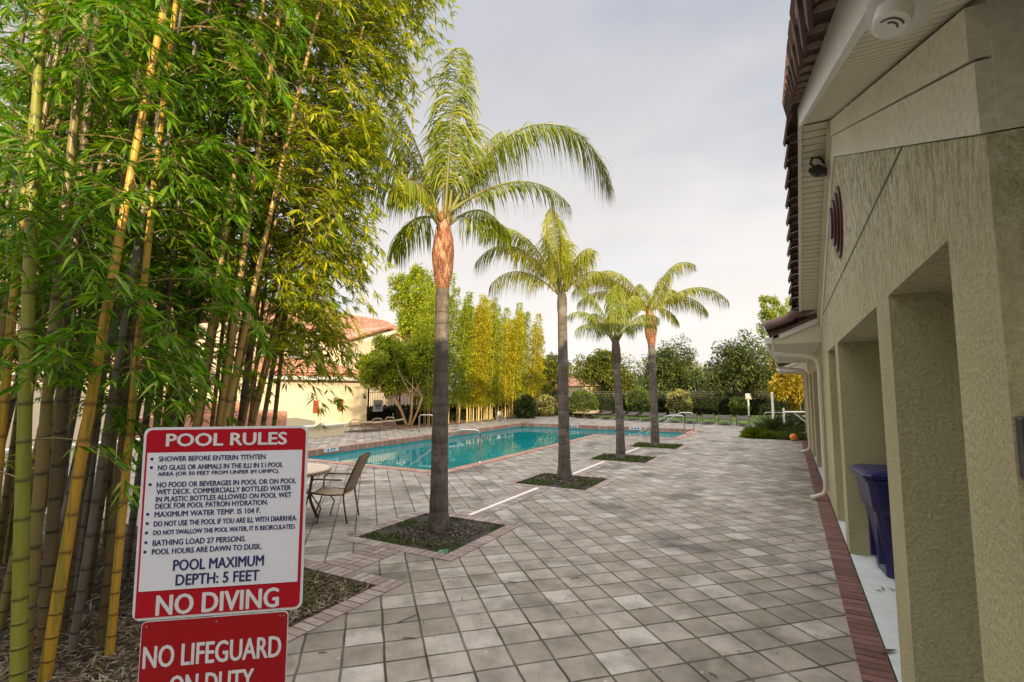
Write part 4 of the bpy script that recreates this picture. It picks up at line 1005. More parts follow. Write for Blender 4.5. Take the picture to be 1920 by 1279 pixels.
# ================================================================ TREES, SHRUBS, HEDGES
def blob_points(c, r, n, shell=.55):
    v = unit(rng.normal(0, 1, (n, 3))); k = shell + (1 - shell) * rng.random(n)[:, None] ** .6
    return np.array(c) + v * np.array(r) * k, v
def leaves_from(P, out, l0, l1, w, droop=.1, jitter=.7):
    m_ = len(P); Dv = unit(out + rng.normal(0, jitter, P.shape) + np.array([0, 0, -.15]))
    l = rng.uniform(l0, l1, m_); return leaf_arrays(P, Dv, l, l * w, droop=droop)
def make_tree(label, name, cat, base, trunk_h, crown_c, crown_r, nblob, nleaf, lsize, mat, stems=1, bark='bark', group=None, blob=.42, r0=.16, spread=.5, flat=.7, mats2=None, seed=0, lw=.5):
    rs = random.Random(seed); base = Vector(base)
    t = thing(name, label, cat, tuple(base), 0, group)
    cc, cr = Vector(crown_c), Vector(crown_r)
    tips = []
    for i in range(nblob):
        v = Vector((rs.gauss(0, 1), rs.gauss(0, 1), rs.gauss(0, 1))).normalized(); k = rs.random() ** .45
        tips.append(cc + Vector((v.x * cr.x, v.y * cr.y, v.z * cr.z)) * k * (1 - blob * .6))
    mb = MB()
    for s in range(stems):
        a = s / max(1, stems) * 6.28 + rs.random(); top = base + Vector((math.cos(a) * spread, math.sin(a) * spread, trunk_h)) if stems > 1 else base + Vector((rs.gauss(0, .15), rs.gauss(0, .15), trunk_h))
        st = base + Vector((math.cos(a) * .08, math.sin(a) * .08, -.1)) if stems > 1 else base + Vector((0, 0, -.1))
        mid = st.lerp(top, .5) + Vector((rs.gauss(0, .10), rs.gauss(0, .10), 0)); q = r0 / (1 if stems == 1 else 1.6)
        mb.tube([st, st.lerp(mid, .3), mid, top], [q * 1.35, q * 1.05, q * .9, q * .75], 9)
        for tip in tips[s::stems]:
            m1 = top.lerp(tip, .45) + Vector((rs.gauss(0, .2), rs.gauss(0, .2), -.05 * (tip - top).length)); mb.tube([top, m1, tip], [q * .5, q * .28, q * .08], 6)
    part('trunk', mb, M[bark], t, smooth=True)
    Vs = []; per = nleaf // nblob
    for tip in tips:
        k = rs.uniform(.65, 1.25); rad = np.array([cr.x, cr.y, cr.z * flat + cr.x * (1 - flat)]) * blob * k
        # sub clumps give an uneven outline with gaps
        for _ in range(5):
            v = np.array([rs.gauss(0, 1), rs.gauss(0, 1), rs.gauss(0, 1)]); v /= np.linalg.norm(v); c = np.array(tip) + v * rad * .75
            P, o_ = blob_points(c, rad * rs.uniform(.35, .6), per // 5, .2); Vs.append(leaves_from(P, o_, lsize * .7, lsize * 1.3, lw))
    obj('crown', kite_mesh('crown', np.concatenate(Vs), M[mat], base), t); return t
def at(px, d): p = D(px, 728, d); return Vector((p.x, p.y, 0))
def zpx(y, d): return CAMH + (728 - y) * d / F
def px_tree(label, px0, px1, y0, y1, d, mat, nleaf, lsize, name='oak_tree', cat='tree', nblob=16, depth=1.0, basepx=None, **k):
    cx = (px0 + px1) / 2; b = at(basepx or cx, d); c = at(cx, d); rx = (px1 - px0) / 2 * d / F; z0, z1 = zpx(y1, d), zpx(y0, d)
    c.z = (z0 + z1) / 2; th = k.pop('trunk_h', max(.8, z0 + (z1 - z0) * .15))
    return make_tree(label, name, cat, b, th, c, (rx, rx * depth, (z1 - z0) / 2), nblob, nleaf, lsize, mat, **k)
OAK = 'oaks along the far end of the lawn'
px_tree('dark spreading oak rising highest beside the clubhouse end', 1308, 1488, 622, 760, 47, 'tree_dark', 17000, .26, nblob=28, r0=.22, group=OAK, seed=3, basepx=1412)
px_tree('broad dark oak with forked trunk right behind the farthest palm', 1182, 1325, 640, 752, 46, 'tree_dark', 14000, .26, nblob=24, r0=.22, group=OAK, seed=4, basepx=1236)
px_tree('mid green oak with golden patches between the second and third palm', 1076, 1188, 652, 748, 46, 'tree_mid', 12000, .25, nblob=24, r0=.16, group=OAK, seed=5, basepx=1146)
px_tree('small olive green oak left of the second palm trunk', 990, 1072, 646, 752, 44, 'tree_mid', 11000, .24, nblob=12, r0=.12, group=OAK, seed=6)
px_tree('golden yellow tree glowing behind the eave of the clubhouse', 1444, 1530, 640, 778, 33, 'tree_gold', 15000, .2, name='golden_tree', nblob=16, r0=.07, seed=7, trunk_h=.7, bark='bark')
px_tree('tall light green tree showing its top over the low tiled roof', 1420, 1490, 525, 660, 36, 'tree_bright', 5000, .17, name='tall_tree', nblob=16, r0=.05, basepx=1500, seed=8, blob=.3)
px_tree('low golden bush tree seen under the oaks at the right', 1180, 1240, 720, 765, 52, 'tree_gold', 4000, .2, name='golden_tree', nblob=8, r0=.08, seed=21)
px_tree('tall bright green tree towering behind the multi stemmed tree', 712, 838, 468, 720, 36, 'screen_leaf_green', 17000, .22, name='tall_tree', nblob=30, r0=.16, seed=9, blob=.33, depth=.8)
px_tree('round bright tree on several pale bare stems by the gate', 666, 812, 616, 750, 27.5, 'tree_bright', 30000, .15, name='ligustrum_tree', nblob=26, stems=5, bark='bark_pale', r0=.10, spread=.85, seed=10, basepx=768, blob=.36, trunk_h=1.55, lw=.5)
Vs = []
for i in range(70):
    p = at(985 + i * 8 + random.uniform(-8, 8), 64 + random.uniform(-4, 6)); p.z = random.uniform(.8, 4.2)
    P, o_ = blob_points(p, (2.2, 2.2, random.uniform(1.4, 2.8)), 420, .3); Vs.append(leaves_from(P, o_, .28, .5, .5))
tag(obj('distant_trees', kite_mesh('distant_trees', np.concatenate(Vs), M['tree_mid'])), kind='stuff')

# bamboo screen along the far side of the pool: clumps of thin yellow culms with feathery spires
def make_clump(label, x, y, h, mat, n=7, group='clumps of the golden bamboo screen', rad=.7, lsize=.175):
    t = thing('bamboo_clump', label, 'bamboo', (x, y, -.03), 0, group); mb = MB(); Vs = []
    for i in range(n):
        a = random.uniform(0, 6.28); q = random.uniform(.05, rad); b = Vector((x + math.cos(a) * q, y + math.sin(a) * q, -.03))
        hh = h * random.uniform(.72, 1.0); tilt = Vector((math.cos(a) * .085, math.sin(a) * .085, 0))
        pts = [b + Vector((0, 0, hh * k / 6)) + tilt * (hh * (k / 6) ** 1.6) for k in range(7)]
        mb.tube(pts, [.021 * (1 - .8 * k / 6) for k in range(7)], 6)
        m_ = 1700; k = rng.random(m_) ** .85; z = .16 + .84 * k
        seg = np.array([tuple(p) for p in pts]); zi = z * 6; i0 = np.minimum(5, zi.astype(int)); f = (zi - i0)[:, None]; P = seg[i0] * (1 - f) + seg[i0 + 1] * f
        tuft = np.sin(z * 60 + i) * .5 + .5
        rr = (.12 + .55 * np.sin(np.clip((1 - z) * 1.15, 0, 1) * np.pi * .75) ** .8) * (.55 + .6 * tuft); aa = rng.uniform(0, 6.28, m_)
        o_ = np.stack([np.cos(aa), np.sin(aa), np.zeros(m_)], 1); P = P + o_ * (rr * rng.random(m_) ** .5)[:, None]; P[:, 2] -= rr * .15
        Vs.append(leaves_from(P, o_ * .8, lsize * .6, lsize * 1.3, .22, .2, .55))
    part('culms', mb, M['screen_culm'], t); obj('foliage', kite_mesh('foliage', np.concatenate(Vs), M[mat], (x, y, -.03)), t); return t
for i, (y, h, mt_) in enumerate(((22.6, 7.6, 'screen_leaf_green'), (23.6, 8.9, 'screen_leaf_green'), (24.7, 8.2, 'screen_leaf_green'), (25.8, 7.4, 'screen_leaf'), (26.9, 8.0, 'screen_leaf'), (28.0, 8.6, 'screen_leaf_green'), (29.1, 7.8, 'screen_leaf'), (30.3, 8.4, 'screen_leaf'), (31.5, 8.6, 'screen_leaf_green'), (32.7, 8.3, 'screen_leaf_green'), (33.6, 7.6, 'screen_leaf'))):
    make_clump('feathery clump of golden bamboo in the sunlit screen beyond the pool', -17.3 + random.uniform(-.4, .3), y, h, mt_)

def shrub(label, px, y0, d, w, mat, name='round_shrub', n=2600, ls=.12, sq=1.0, group=None, yb=None):
    b = at(px, d); h = zpx(y0, d); t = thing(name, label, 'shrub', tuple(b), 0, group)
    mb = MB(); nz = []
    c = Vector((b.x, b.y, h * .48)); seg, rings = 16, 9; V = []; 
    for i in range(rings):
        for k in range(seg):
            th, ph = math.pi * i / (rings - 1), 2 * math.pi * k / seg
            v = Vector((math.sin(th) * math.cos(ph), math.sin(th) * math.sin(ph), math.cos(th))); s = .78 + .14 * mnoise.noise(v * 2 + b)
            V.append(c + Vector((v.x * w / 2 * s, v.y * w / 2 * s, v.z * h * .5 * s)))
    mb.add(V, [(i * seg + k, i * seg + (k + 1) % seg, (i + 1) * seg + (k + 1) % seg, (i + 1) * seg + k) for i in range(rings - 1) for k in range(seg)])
    part('solid_core', mb, M['core'], t)  # closed dark body under the leaves, no real branches
    P, o_ = blob_points(c, (w / 2, w / 2, h * .52), n, .78); s = np.array([.86 + .22 * mnoise.noise(Vector(q) * 2.2 + b) for q in o_])[:, None]
    P = np.array(c) + (P - np.array(c)) * s; P[:, 2] = np.maximum(P[:, 2], .03)
    obj('foliage', kite_mesh('foliage', leaves_from(P, o_, ls * .7, ls * 1.4, .5), M[mat], b), t); return t
SH = 'clipped shrubs before the dark hedge'
shrub('pale variegated shrub left of the second palm trunk', 1022, 738, 37, 1.9, 'shrub_var', group=SH)
shrub('large bright green shrub just right of the second palm trunk', 1092, 730, 36.5, 2.5, 'shrub', n=4200, group=SH)
shrub('bright green shrub between the third and fourth palm trunks', 1196, 724, 36.5, 2.0, 'shrub', n=3400, group=SH)
shrub('yellow green shrub just right of the fourth palm trunk', 1272, 728, 36.5, 1.9, 'shrub_var', n=3400, group=SH)
shrub('loose olive shrub in front of the hedge under the tallest oak', 1385, 742, 36.5, 1.5, 'shrub', group=SH)
shrub('dark spiky shrub at the end of the golden bamboo screen', 985, 742, 34.5, 1.3, 'spiky', ls=.3)
# dark clipped hedge right across the end of the lawn
ha, hb = at(985, 38.5), at(1560, 38.5)
hd = thing('hedge', 'long dark clipped hedge across the end of the lawn', 'hedge', tuple(ha))
dv = (hb - ha); hl = dv.length; dv.normalize(); nv = Vector((dv.y, -dv.x, 0))
mb = MB(); mb.obox((ha + hb) / 2 + Vector((0, 0, .6)), dv * hl, nv * .7, (0, 0, 1.2)); part('solid_core', mb, M['core'], hd)  # solid dark block filling the hedge behind its leaves
m_ = 16000; u = rng.uniform(0, hl, m_); z = rng.uniform(.05, 1.32, m_); top = rng.random(m_) < .3; o_ = np.where(top[:, None], np.array([0, 0, 1.]), np.array(tuple(nv)) * 1.0)
P = np.array(tuple(ha)) + np.array(tuple(dv)) * u[:, None] + np.array(tuple(nv)) * np.where(top, rng.uniform(-.4, .4, m_), rng.uniform(.33, .45, m_))[:, None]; P[:, 2] = np.where(top, 1.2 + .1 * rng.random(m_), z)
obj('foliage', kite_mesh('foliage', leaves_from(P, o_, .09, .18, .55), M['hedge'], ha), hd)
# low hedge at the foot of the bamboo screen
ha = Vector((-19.2, 21.8, 0)); hd = thing('hedge', 'low dark hedge at the foot of the golden bamboo screen', 'hedge', tuple(ha))
mb = MB(); mb.box(-19.5, -18.6, 22.2, 34.4, 0, .85); part('solid_core', mb, M['core'], hd)
m_ = 9000; P = np.stack([rng.uniform(-18.65, -18.4, m_), rng.uniform(22, 34.5, m_), rng.uniform(.03, 1.0, m_)], 1); obj('foliage', kite_mesh('foliage', leaves_from(P, np.tile([1., 0, .3], (m_, 1)), .1, .2, .5), M['hedge'], ha), hd)
ha = Vector((-20.4, 20, 0)); hd = thing('hedge', 'short dark hedge behind the gate railing at the cream wall', 'hedge', tuple(ha))
mb = MB(); mb.box(-21.9, -21.3, 21.6, 26, 0, .8); part('solid_core', mb, M['core'], hd)
m_ = 3000; P = np.stack([rng.uniform(-21.3, -21.1, m_), rng.uniform(21.6, 26, m_), rng.uniform(.03, .95, m_)], 1); obj('foliage', kite_mesh('foliage', leaves_from(P, np.tile([1., 0, .3], (m_, 1)), .1, .2, .5), M['hedge'], ha), hd)
# planting bed by the end of the clubhouse
def spiky(label, x, y, h, n, mat, name, w=.045, cat='plant', arch=.4):
    t = thing(name, label, cat, (x, y, -.03)); V = []
    a = rng.uniform(0, 6.28, n); e_ = rng.uniform(.12, 1.45, n)
    Dv = np.stack([np.cos(a) * np.cos(e_), np.sin(a) * np.cos(e_), np.sin(e_)], 1); P = np.tile([x, y, .02], (n, 1)) + rng.normal(0, .03, (n, 3)) * [1, 1, .5]
    obj('leaves', kite_mesh('leaves', leaf_arrays(P, Dv, rng.uniform(.6, 1.1, n) * h, np.full(n, w), droop=arch * .4, fold=.2), M[mat], (x, y, -.03)), t)
    mb = MB(); mb.lathe([(.07, -.03), (.09, .06), (.05, .14)], (x, y, 0), 10); part('stem', mb, M['bark'], t); return t
spiky('large spiky sago like plant in the bed by the clubhouse end', -.72, 24.3, 1.25, 150, 'spiky', 'spiky_plant', .05)
spiky('smaller spiky plant right of the large one before the white pipe barrier', .0, 25.6, .95, 110, 'spiky', 'spiky_plant', .05)
spiky('bright green grass tuft at the left corner of the planting bed', -1.30, 23.1, .62, 1500, 'tuft', 'grass_tuft', .014)
spiky('second bright grass tuft at the front of the planting bed', -.85, 22.95, .45, 900, 'tuft', 'grass_tuft', .014)
gc = thing('ground_cover', 'low dark green ground cover edging the planting bed', 'plant', (-.4, 22.9, -.03)); Vs = []
for i in range(22):
    c = (-1.3 + i * .085, 22.85 + random.uniform(-.08, .5), .10); P, o_ = blob_points(c, (.2, .2, .19), 190, .4); Vs.append(leaves_from(P, o_, .05, .10, .4))
obj('foliage', kite_mesh('foliage', np.concatenate(Vs), M['shrub'], (-.4, 22.9, -.03)), gc); mb = MB(); mb.lathe([(.05, -.03), (.06, .03), (.04, .08)], (-.4, 22.9, 0), 8); part('stem', mb, M['bark'], gc)
shrub('dark rounded shrub behind the ball by the clubhouse wall', 1500, 800, 25, .55, 'hedge', n=1200, ls=.07)
shrub('broad dark shrub behind the spiky plants in the planting bed', 1480, 778, 27.5, 2.0, 'hedge', n=3000, ls=.09)

# ================================================================ WALLS, VILLAS, FENCE
def wall_y(px, y, X):
    d = ray(px, y); k = X / d.x; p = CP + d * k; return p
cw = thing('garden_wall', 'cream rendered garden wall with small red tile inserts', 'wall', (-21, 12, 0))
mb = MB(); mb.box(-21.3, -21, 1.0, 21.45, 0, 2.06); mb.box(-21.34, -20.96, 1.0, 21.48, 2.062, 2.12); part('wall', mb, M['cream_wall'], cw)
for px, yy in ((639, 760), (592, 763), (470, 770), (316, 772), (222, 776)):
    p = wall_y(px, yy, -20.99); mb = MB(); mb.box(-21.02, -20.985, p.y - .16, p.y + .16, p.z - .32, p.z + .32); part('tile_insert', mb, M['insert'], cw)
p = wall_y(681, 742, -20.9); hk = thing('wall_lamp', 'tiny dark lamp bracket high on the cream wall', 'lamp', tuple(p)); mb = MB(); mb.tube([(-21, p.y, p.z + .06), (-20.85, p.y, p.z + .1), (-20.82, p.y, p.z)], .018, 6); part('bracket', mb, M['iron'], hk); mb = MB(); mb.lathe([(.02, 0), (.06, -.06), (.05, -.14)], (-20.82, p.y, p.z), 8); part('lamp_shade', mb, M['iron'], hk)
spa = thing('spa_wall', 'low cream spa wall with pale cap behind the pool', 'wall', (-16.9, 12, 0))
mb = MB(); mb.box(-17.2, -16.85, 5.0, 15.9, 0, .42); part('wall', mb, M['cream_wall'], spa)
mb = MB(); mb.box(-17.28, -16.77, 4.9, 15.98, .421, .50); part('cap', mb, M['band'], spa, bev=.01)
rk = thing('stone_fountain', 'salmon stone fountain wall stepping up behind the spa', 'fountain', (-18.6, 12, 0))
mb = MB(); mb.box(-19.4, -18.6, 8.5, 14.4, 0, 1.05); part('base', mb, M['salmon'], rk, bev=.03)
mb = MB(); mb.box(-19.5, -18.9, 9.6, 13.2, 1.051, 1.45); part('top', mb, M['salmon'], rk, bev=.04)
def window(bld, x, y0, y1, z0, z1):
    w = MB(); w.box(x, x + .05, y0, y1, z0, z1); w.box(x + .05, x + .09, y0 - .02, y1 + .02, z0 - .10, z0); f = part('window', w, M['white'], bld)
    g = MB(); n = 2
    for i in range(n):
        for j in range(3):
            a = y0 + .06 + (y1 - y0 - .06) / n * i; b = a + (y1 - y0 - .06) / n - .06; c = z0 + .06 + (z1 - z0 - .06) / 3 * j; d_ = c + (z1 - z0 - .06) / 3 - .05; g.box(x + .045, x + .056, a, b, c, d_)
    part('pane', g, M['glass'], f)
def roof_slab(mb, y0, y1, xe, ze, xr, zr, th=.14):
    d = Vector((xr - xe, 0, zr - ze)); ln = d.length; nz = Vector((-(zr - ze), 0, (xr - xe))).normalized(); nz = nz if nz.z > 0 else -nz
    mb.obox(Vector(((xe + xr) / 2, (y0 + y1) / 2, (ze + zr) / 2)) + nz * th / 2, d, (0, y1 - y0, 0), nz * th)
def villa_tiles(mb, y0, y1, xe, ze, xr, zr):
    d = Vector((xr - xe, 0, zr - ze)); barrel_roof(mb, Vector((xe, y0, ze + .15)), (0, 1, 0), d, int((y1 - y0) / .34), int(d.length / .42), .34, .42, .08, 4)
vl = thing('villa', 'two storey cream villa with terracotta roof and a gabled bay', 'building', (-29, 26, 0))
mb = MB(); mb.box(-40, -28.5, 17.5, 36, 0, 5.85); part('wall', mb, M['villa_wall'], vl)
mb = MB(); prism(mb, [(25.2, 0), (32.8, 0), (32.8, 5.3), (29, 6.45), (25.2, 5.3)], -28.49, -26.6); part('bay_wall', mb, M['villa_wall'], vl)
mb = MB(); roof_slab(mb, 17, 36.5, -28.0, 5.75, -34, 8.4); roof_slab(mb, 17, 36.5, -40.5, 5.7, -34.01, 8.4); rf = part('roof', mb, M['roof_orange'], vl)
mb = MB(); villa_tiles(mb, 17, 36.5, -27.95, 5.75, -34, 8.42); part('roof_tiles', mb, M['roof_orange'], rf)
mb = MB()
for s in (-1, 1):
    a, b = Vector((-26.4, 29 + s * 4.3, 5.15)), Vector((-26.4, 29, 6.45)); d = (b - a); mb.obox((a + b) / 2 + Vector((-1.6, 0, .14)), (3.6, 0, 0), d, Vector((0, -d.z, d.y)).normalized() * .14 * (1 if s < 0 else -1))
part('bay_roof', mb, M['roof_orange'], vl)
mb = MB()
for s in (-1, 1):
    a, b = Vector((-24.56, 29 + s * 4.3, 5.12)), Vector((-24.56, 29, 6.42)); d = (b - a); mb.obox((a + b) / 2 + Vector((0, 0, .02)), (.06, 0, 0), d, Vector((0, -d.z, d.y)).normalized() * .22)
mb.box(-28.0, -27.9, 17, 25, 5.55, 5.74); part('fascia', mb, M['white'], vl)
for y0, y1 in ((20.2, 21.5), (21.9, 23.2), (23.6, 24.8)): window(vl, -28.5, y0, y1, 3.55, 5.0)
window(vl, -26.6, 30.2, 31.4, 3.5, 4.8)
pv = thing('villa_porch', 'single storey porch of the villa with low terracotta roof', 'building', (-25, 21, 0))
mb = MB(); mb.box(-28.4, -25.2, 18.2, 25.1, 0, 2.75); part('wall', mb, M['villa_wall'], pv)
mb = MB(); roof_slab(mb, 17.8, 25.15, -24.7, 2.72, -28.45, 3.75); rf = part('roof', mb, M['roof_orange'], pv); mb = MB(); villa_tiles(mb, 17.8, 25.15, -24.65, 2.72, -28.45, 3.77); part('roof_tiles', mb, M['roof_orange'], rf)
mb = MB(); mb.box(-24.72, -24.64, 17.8, 25.1, 2.5, 2.70); part('fascia', mb, M['white'], pv)
v2 = thing('villa', 'cream villa behind the bamboo grove with two tiled roofs', 'building', (-30, 6, 0))
mb = MB(); mb.box(-42, -29.5, -8, 15.5, 0, 5.7); part('wall', mb, M['villa_wall'], v2)
mb = MB(); mb.box(-29.49, -25.5, -8, 14.5, 0, 2.7); part('ground_floor_wall', mb, M['villa_wall'], v2)
mb = MB(); roof_slab(mb, -8.5, 14.9, -25.0, 2.7, -29.45, 4.0); rf = part('lower_roof', mb, M['roof_orange'], v2); mb = MB(); villa_tiles(mb, -8.5, 14.9, -24.95, 2.7, -29.45, 4.02); part('roof_tiles', mb, M['roof_orange'], rf)
mb = MB(); roof_slab(mb, -8.5, 16, -29.0, 5.6, -35.5, 8.3); roof_slab(mb, -8.5, 16, -42.5, 5.6, -35.51, 8.3); rf = part('roof', mb, M['roof_orange'], v2); mb = MB(); villa_tiles(mb, -8.5, 16, -28.95, 5.6, -35.5, 8.32); part('roof_tiles', mb, M['roof_orange'], rf)
mb = MB(); mb.box(-24.98, -24.9, -8.5, 14.9, 2.5, 2.69); mb.box(-28.98, -28.9, -8.5, 16, 5.4, 5.58); part('fascia', mb, M['white'], v2)
for i in range(5): window(v2, -29.5, -4 + i * 3.8, -2.4 + i * 3.8, 4.2, 5.35)
# pale house far behind the lawn
b = at(1015, 62); fh = thing('far_house', 'pale sunlit house far behind the shrubs left of centre', 'building', tuple(b))
mb = MB(); c = b; mb.box(c.x - 7, c.x + 5, c.y, c.y + 8, 0, 2.3); part('wall', mb, M['villa_wall'], fh)
mb = MB(); v = [(c.x - 7.5, c.y - .5, 2.301), (c.x + 5.5, c.y - .5, 2.301), (c.x + 5.5, c.y + 8.5, 2.301), (c.x - 7.5, c.y + 8.5, 2.301), (c.x - 3, c.y + 4, 4.2), (c.x + 1, c.y + 4, 4.2)]
mb.add(v, [(0, 1, 5, 4), (1, 2, 5), (2, 3, 4, 5), (3, 0, 4), (3, 2, 1, 0)]); part('roof', mb, M['roof_orange'], fh)
for k in range(3): w = MB(); w.box(c.x - 5.6 + k * 3.8, c.x - 4.4 + k * 3.8, c.y - .03, c.y + .01, .9, 1.9); part('window', w, M['glass'], fh)
b = at(1415, 46); ow = thing('garden_wall', 'low orange sunlit wall behind the hedge under the tallest oak', 'wall', tuple(b))
mb = MB(); mb.obox(b + Vector((0, 0, .55)), RT * 3.6, FW * .3, (0, 0, 1.1)); part('wall', mb, M['roof_orange'], ow); mb = MB(); mb.obox(b + Vector((0, 0, 1.14)), RT * 3.7, FW * .4, (0, 0, .08)); part('cap', mb, M['roof_orange'], ow)
# iron fences
def fence(label, a, b, h=1.75, gap=.12, name='iron_fence', post=2.4):
    a, b = Vector(a), Vector(b); t = thing(name, label, 'fence', tuple(a)); d = (b - a); ln = d.length; d.normalize()
    mb = MB(); n = int(ln / gap)
    for i in range(n): p = a + d * (gap * (i + .5)); mb.box(p.x - .009, p.x + .009, p.y - .009, p.y + .009, .06, h)
    for z in (.12, h - .18, h - .03): mb.bar(a + Vector((0, 0, z)), b + Vector((0, 0, z)), .03, .03)
    part('pickets', mb, M['iron'], t)
    for i in range(int(ln / post) + 1): p = a + d * min(ln, post * i); m2 = MB(); m2.box(p.x - .03, p.x + .03, p.y - .03, p.y + .03, 0, h + .05); part('post', m2, M['iron'], t)
    return t
fence('black iron railing beside the cream wall carrying a white sign', (-21.0, 21.55, 0), (-20.6, 25.4, 0), 1.95)
fence('black iron fence behind the golden bamboo screen', (-20.6, 25.5, 0), (-19.6, 38.5, 0))
fa, fb = at(985, 40.5), at(1560, 40.5); fence('long black iron fence behind the dark hedge', tuple(fa), tuple(fb), 1.75, .16)
gs = thing('gate_sign', 'small white notice hanging on the iron railing', 'sign', tuple(wall_y(709, 761, -20.8)))
p = wall_y(709, 761, -20.8); mb = MB(); mb.box(-20.83, -20.8, p.y - .38, p.y + .38, p.z - .33, p.z + .33); part('panel', mb, M['sign_white'], gs)
for z_, w_ in ((.08, .26), (.0, .22), (-.06, .22), (-.16, .12)): mb = MB(); mb.box(-20.799, -20.796, p.y - w_, p.y + w_, p.z + z_ - .018, p.z + z_ + .018); part('print', mb, M['navy'], gs)

# ================================================================ POOL FITTINGS
def rail(label, pts, r=.024, group=None, name='pool_handrail'):
    # rounded bends
    P = [Vector(p) for p in pts]; Q = [P[0]]
    for a, b, c in zip(P, P[1:], P[2:]):
        k = min(.14, (b - a).length / 2, (c - b).length / 2); u = b + (a - b).normalized() * k; v = b + (c - b).normalized() * k
        for i in range(6): f = i / 5; Q.append(u * (1 - f) ** 2 + b * 2 * f * (1 - f) + v * f * f)
    Q.append(P[-1]); t = thing(name, label, 'handrail', tuple(P[0]), 0, group)
    mb = MB(); mb.tube(Q, r, 10); part('rail', mb, M['steel'], t, smooth=True)
    mb = MB(); mb.lathe([(r * 1.9, 0), (r * 1.9, .012), (r * 1.15, .03)], (P[0].x, P[0].y, .012), 14); part('escutcheon', mb, M['steel'], t); return t
rail('near stainless handrail bending down into the water behind the tall palm', [(-7.36, 11.75, 0), (-7.36, 11.75, .87), (-7.95, 11.6, .87), (-9.2, 11.1, -.10), (-9.35, 11.05, -.6)])
rail('left of two far stainless handrails at the pool steps', [(-3.88, 22.25, 0), (-3.88, 22.25, .86), (-4.55, 22.2, .86), (-6.1, 22.1, -.15), (-6.2, 22.1, -.6)], group='handrails at the far steps')
rail('right of two far stainless handrails at the pool steps', [(-3.80, 24.1, 0), (-3.80, 24.1, .90), (-4.35, 24.05, .90), (-6.0, 23.95, -.15), (-6.1, 23.95, -.6)], group='handrails at the far steps')
rail('stainless grab rail arching at the far left pool edge', [(-14.15, 17.6, 0), (-14.15, 17.6, .85), (-13.5, 17.75, .85), (-13.45, 17.75, -.6)])
def marker(label, c, ud, txt):
    c, ud = Vector(c), Vector(ud); nd = ud.cross(UP)
    t = thing('depth_marker', label, 'tile', tuple(c)); mb = MB(); mb.obox(c, ud * .62, nd * .012, (0, 0, .13)); part('tile', mb, M['sign_letters'], t)
    if txt:
        me = text_mesh(txt, .40, .085, .05); me.materials.clear(); me.materials.append(M['navy']); o = obj('lettering', me, t); o.rotation_euler = (0, 0, math.atan2(ud.y, ud.x)); o.location = -ud * .20 + nd * .0085 + Vector((0, 0, -.043))
    else:
        for k in range(3): mb = MB(); mb.obox(c + ud * (-.16 + .16 * k) + nd * .008, ud * .09, nd * .004, (0, 0, .07)); part('print', mb, M['navy'], t)
p = wall_y(622, 844, -13.54); marker('white depth tile on the near part of the left pool edge', (-13.56, p.y, -.05), (0, 1, 0), '4 FT')
p = D(1080, 802.5, 27.5); marker('white depth tile on the far pool edge by the second palm', (-10.4, 26.16, -.06), (1, 0, 0), None)
marker('white depth tile on the far pool edge by the third palm', (-7.0, 26.16, -.06), (1, 0, 0), None)

# ================================================================ FURNITURE
def bent(pts, k=.06, n=5):
    P = [Vector(p) for p in pts]; Q = [P[0]]
    for a, b, c in zip(P, P[1:], P[2:]):
        q = min(k, (b - a).length / 2, (c - b).length / 2); u = b + (a - b).normalized() * q; v = b + (c - b).normalized() * q
        for i in range(n + 1): f = i / n; Q.append(u * (1 - f) ** 2 + b * 2 * f * (1 - f) + v * f * f)
    return Q + [P[-1]]
def make_chair(label, loc, rz, group=None):
    t = thing('patio_armchair', label, 'chair', loc, rz, group)   # faces local -y
    for s in (-1, 1):
        mb = MB(); x = s * .265
        mb.tube(bent([(s * .30, -.42, 0), (s * .285, -.30, .30), (x, -.27, .60), (x, -.22, .645), (x * 1.02, .20, .635)], .12), .0125, 8); part('arm', mb, M['bronze'], t, smooth=True, off=True)
        mb = MB(); mb.tube(bent([(x, .30, 0), (x, .25, .25), (x * .93, .22, .43), (x * .93, .33, .70), (x * .93, .46, .98)], .10), .0135, 8); part('back_leg', mb, M['bronze'], t, smooth=True, off=True)
        mb = MB(); mb.tube(bent([(x * .93, -.27, .44), (x * .93, .0, .405), (x * .93, .24, .42)], .1), .0125, 8); mb.tube([(x * .95, -.27, .44), (x * 1.0, -.10, .22), (x * 1.0, -.16, 0)], .011, 7); part('side_frame', mb, M['bronze'], t, smooth=True, off=True)
    def slab(prof, w0, w1, name):
        mb = MB(); V = []; n = len(prof); m_ = 12
        for i, (y, z) in enumerate(prof):
            for k in range(m_ + 1):
                f = k / m_ - .5; sag = -.018 * (1 - (2 * f) ** 2); V.append((f * 2 * (w0 + (w1 - w0) * i / (n - 1)), y + (.0 if name == 'seat' else -sag), z + (sag if name == 'seat' else 0)))
        Fc = [(i * (m_ + 1) + k, i * (m_ + 1) + k + 1, (i + 1) * (m_ + 1) + k + 1, (i + 1) * (m_ + 1) + k) for i in range(n - 1) for k in range(m_)]
        mb.add(V, Fc); o = part(name, mb, M['sling'], t, off=True, smooth=True); so = o.modifiers.new('thickness', 'SOLIDIFY'); so.thickness = .012
    slab([(-.29, .445), (-.24, .45), (-.1, .425), (.05, .41), (.18, .415), (.25, .45)], .245, .24, 'seat')
    slab([(.225, .44), (.25, .52), (.30, .64), (.36, .78), (.43, .93), (.45, .985)], .24, .225, 'backrest')
    mb = MB(); mb.tube(bent([(-.246, .455, .97), (-.12, .47, 1.0), (.12, .47, 1.0), (.246, .455, .97)], .06), .0125, 8); part('top_rail', mb, M['bronze'], t, smooth=True, off=True)
    return t
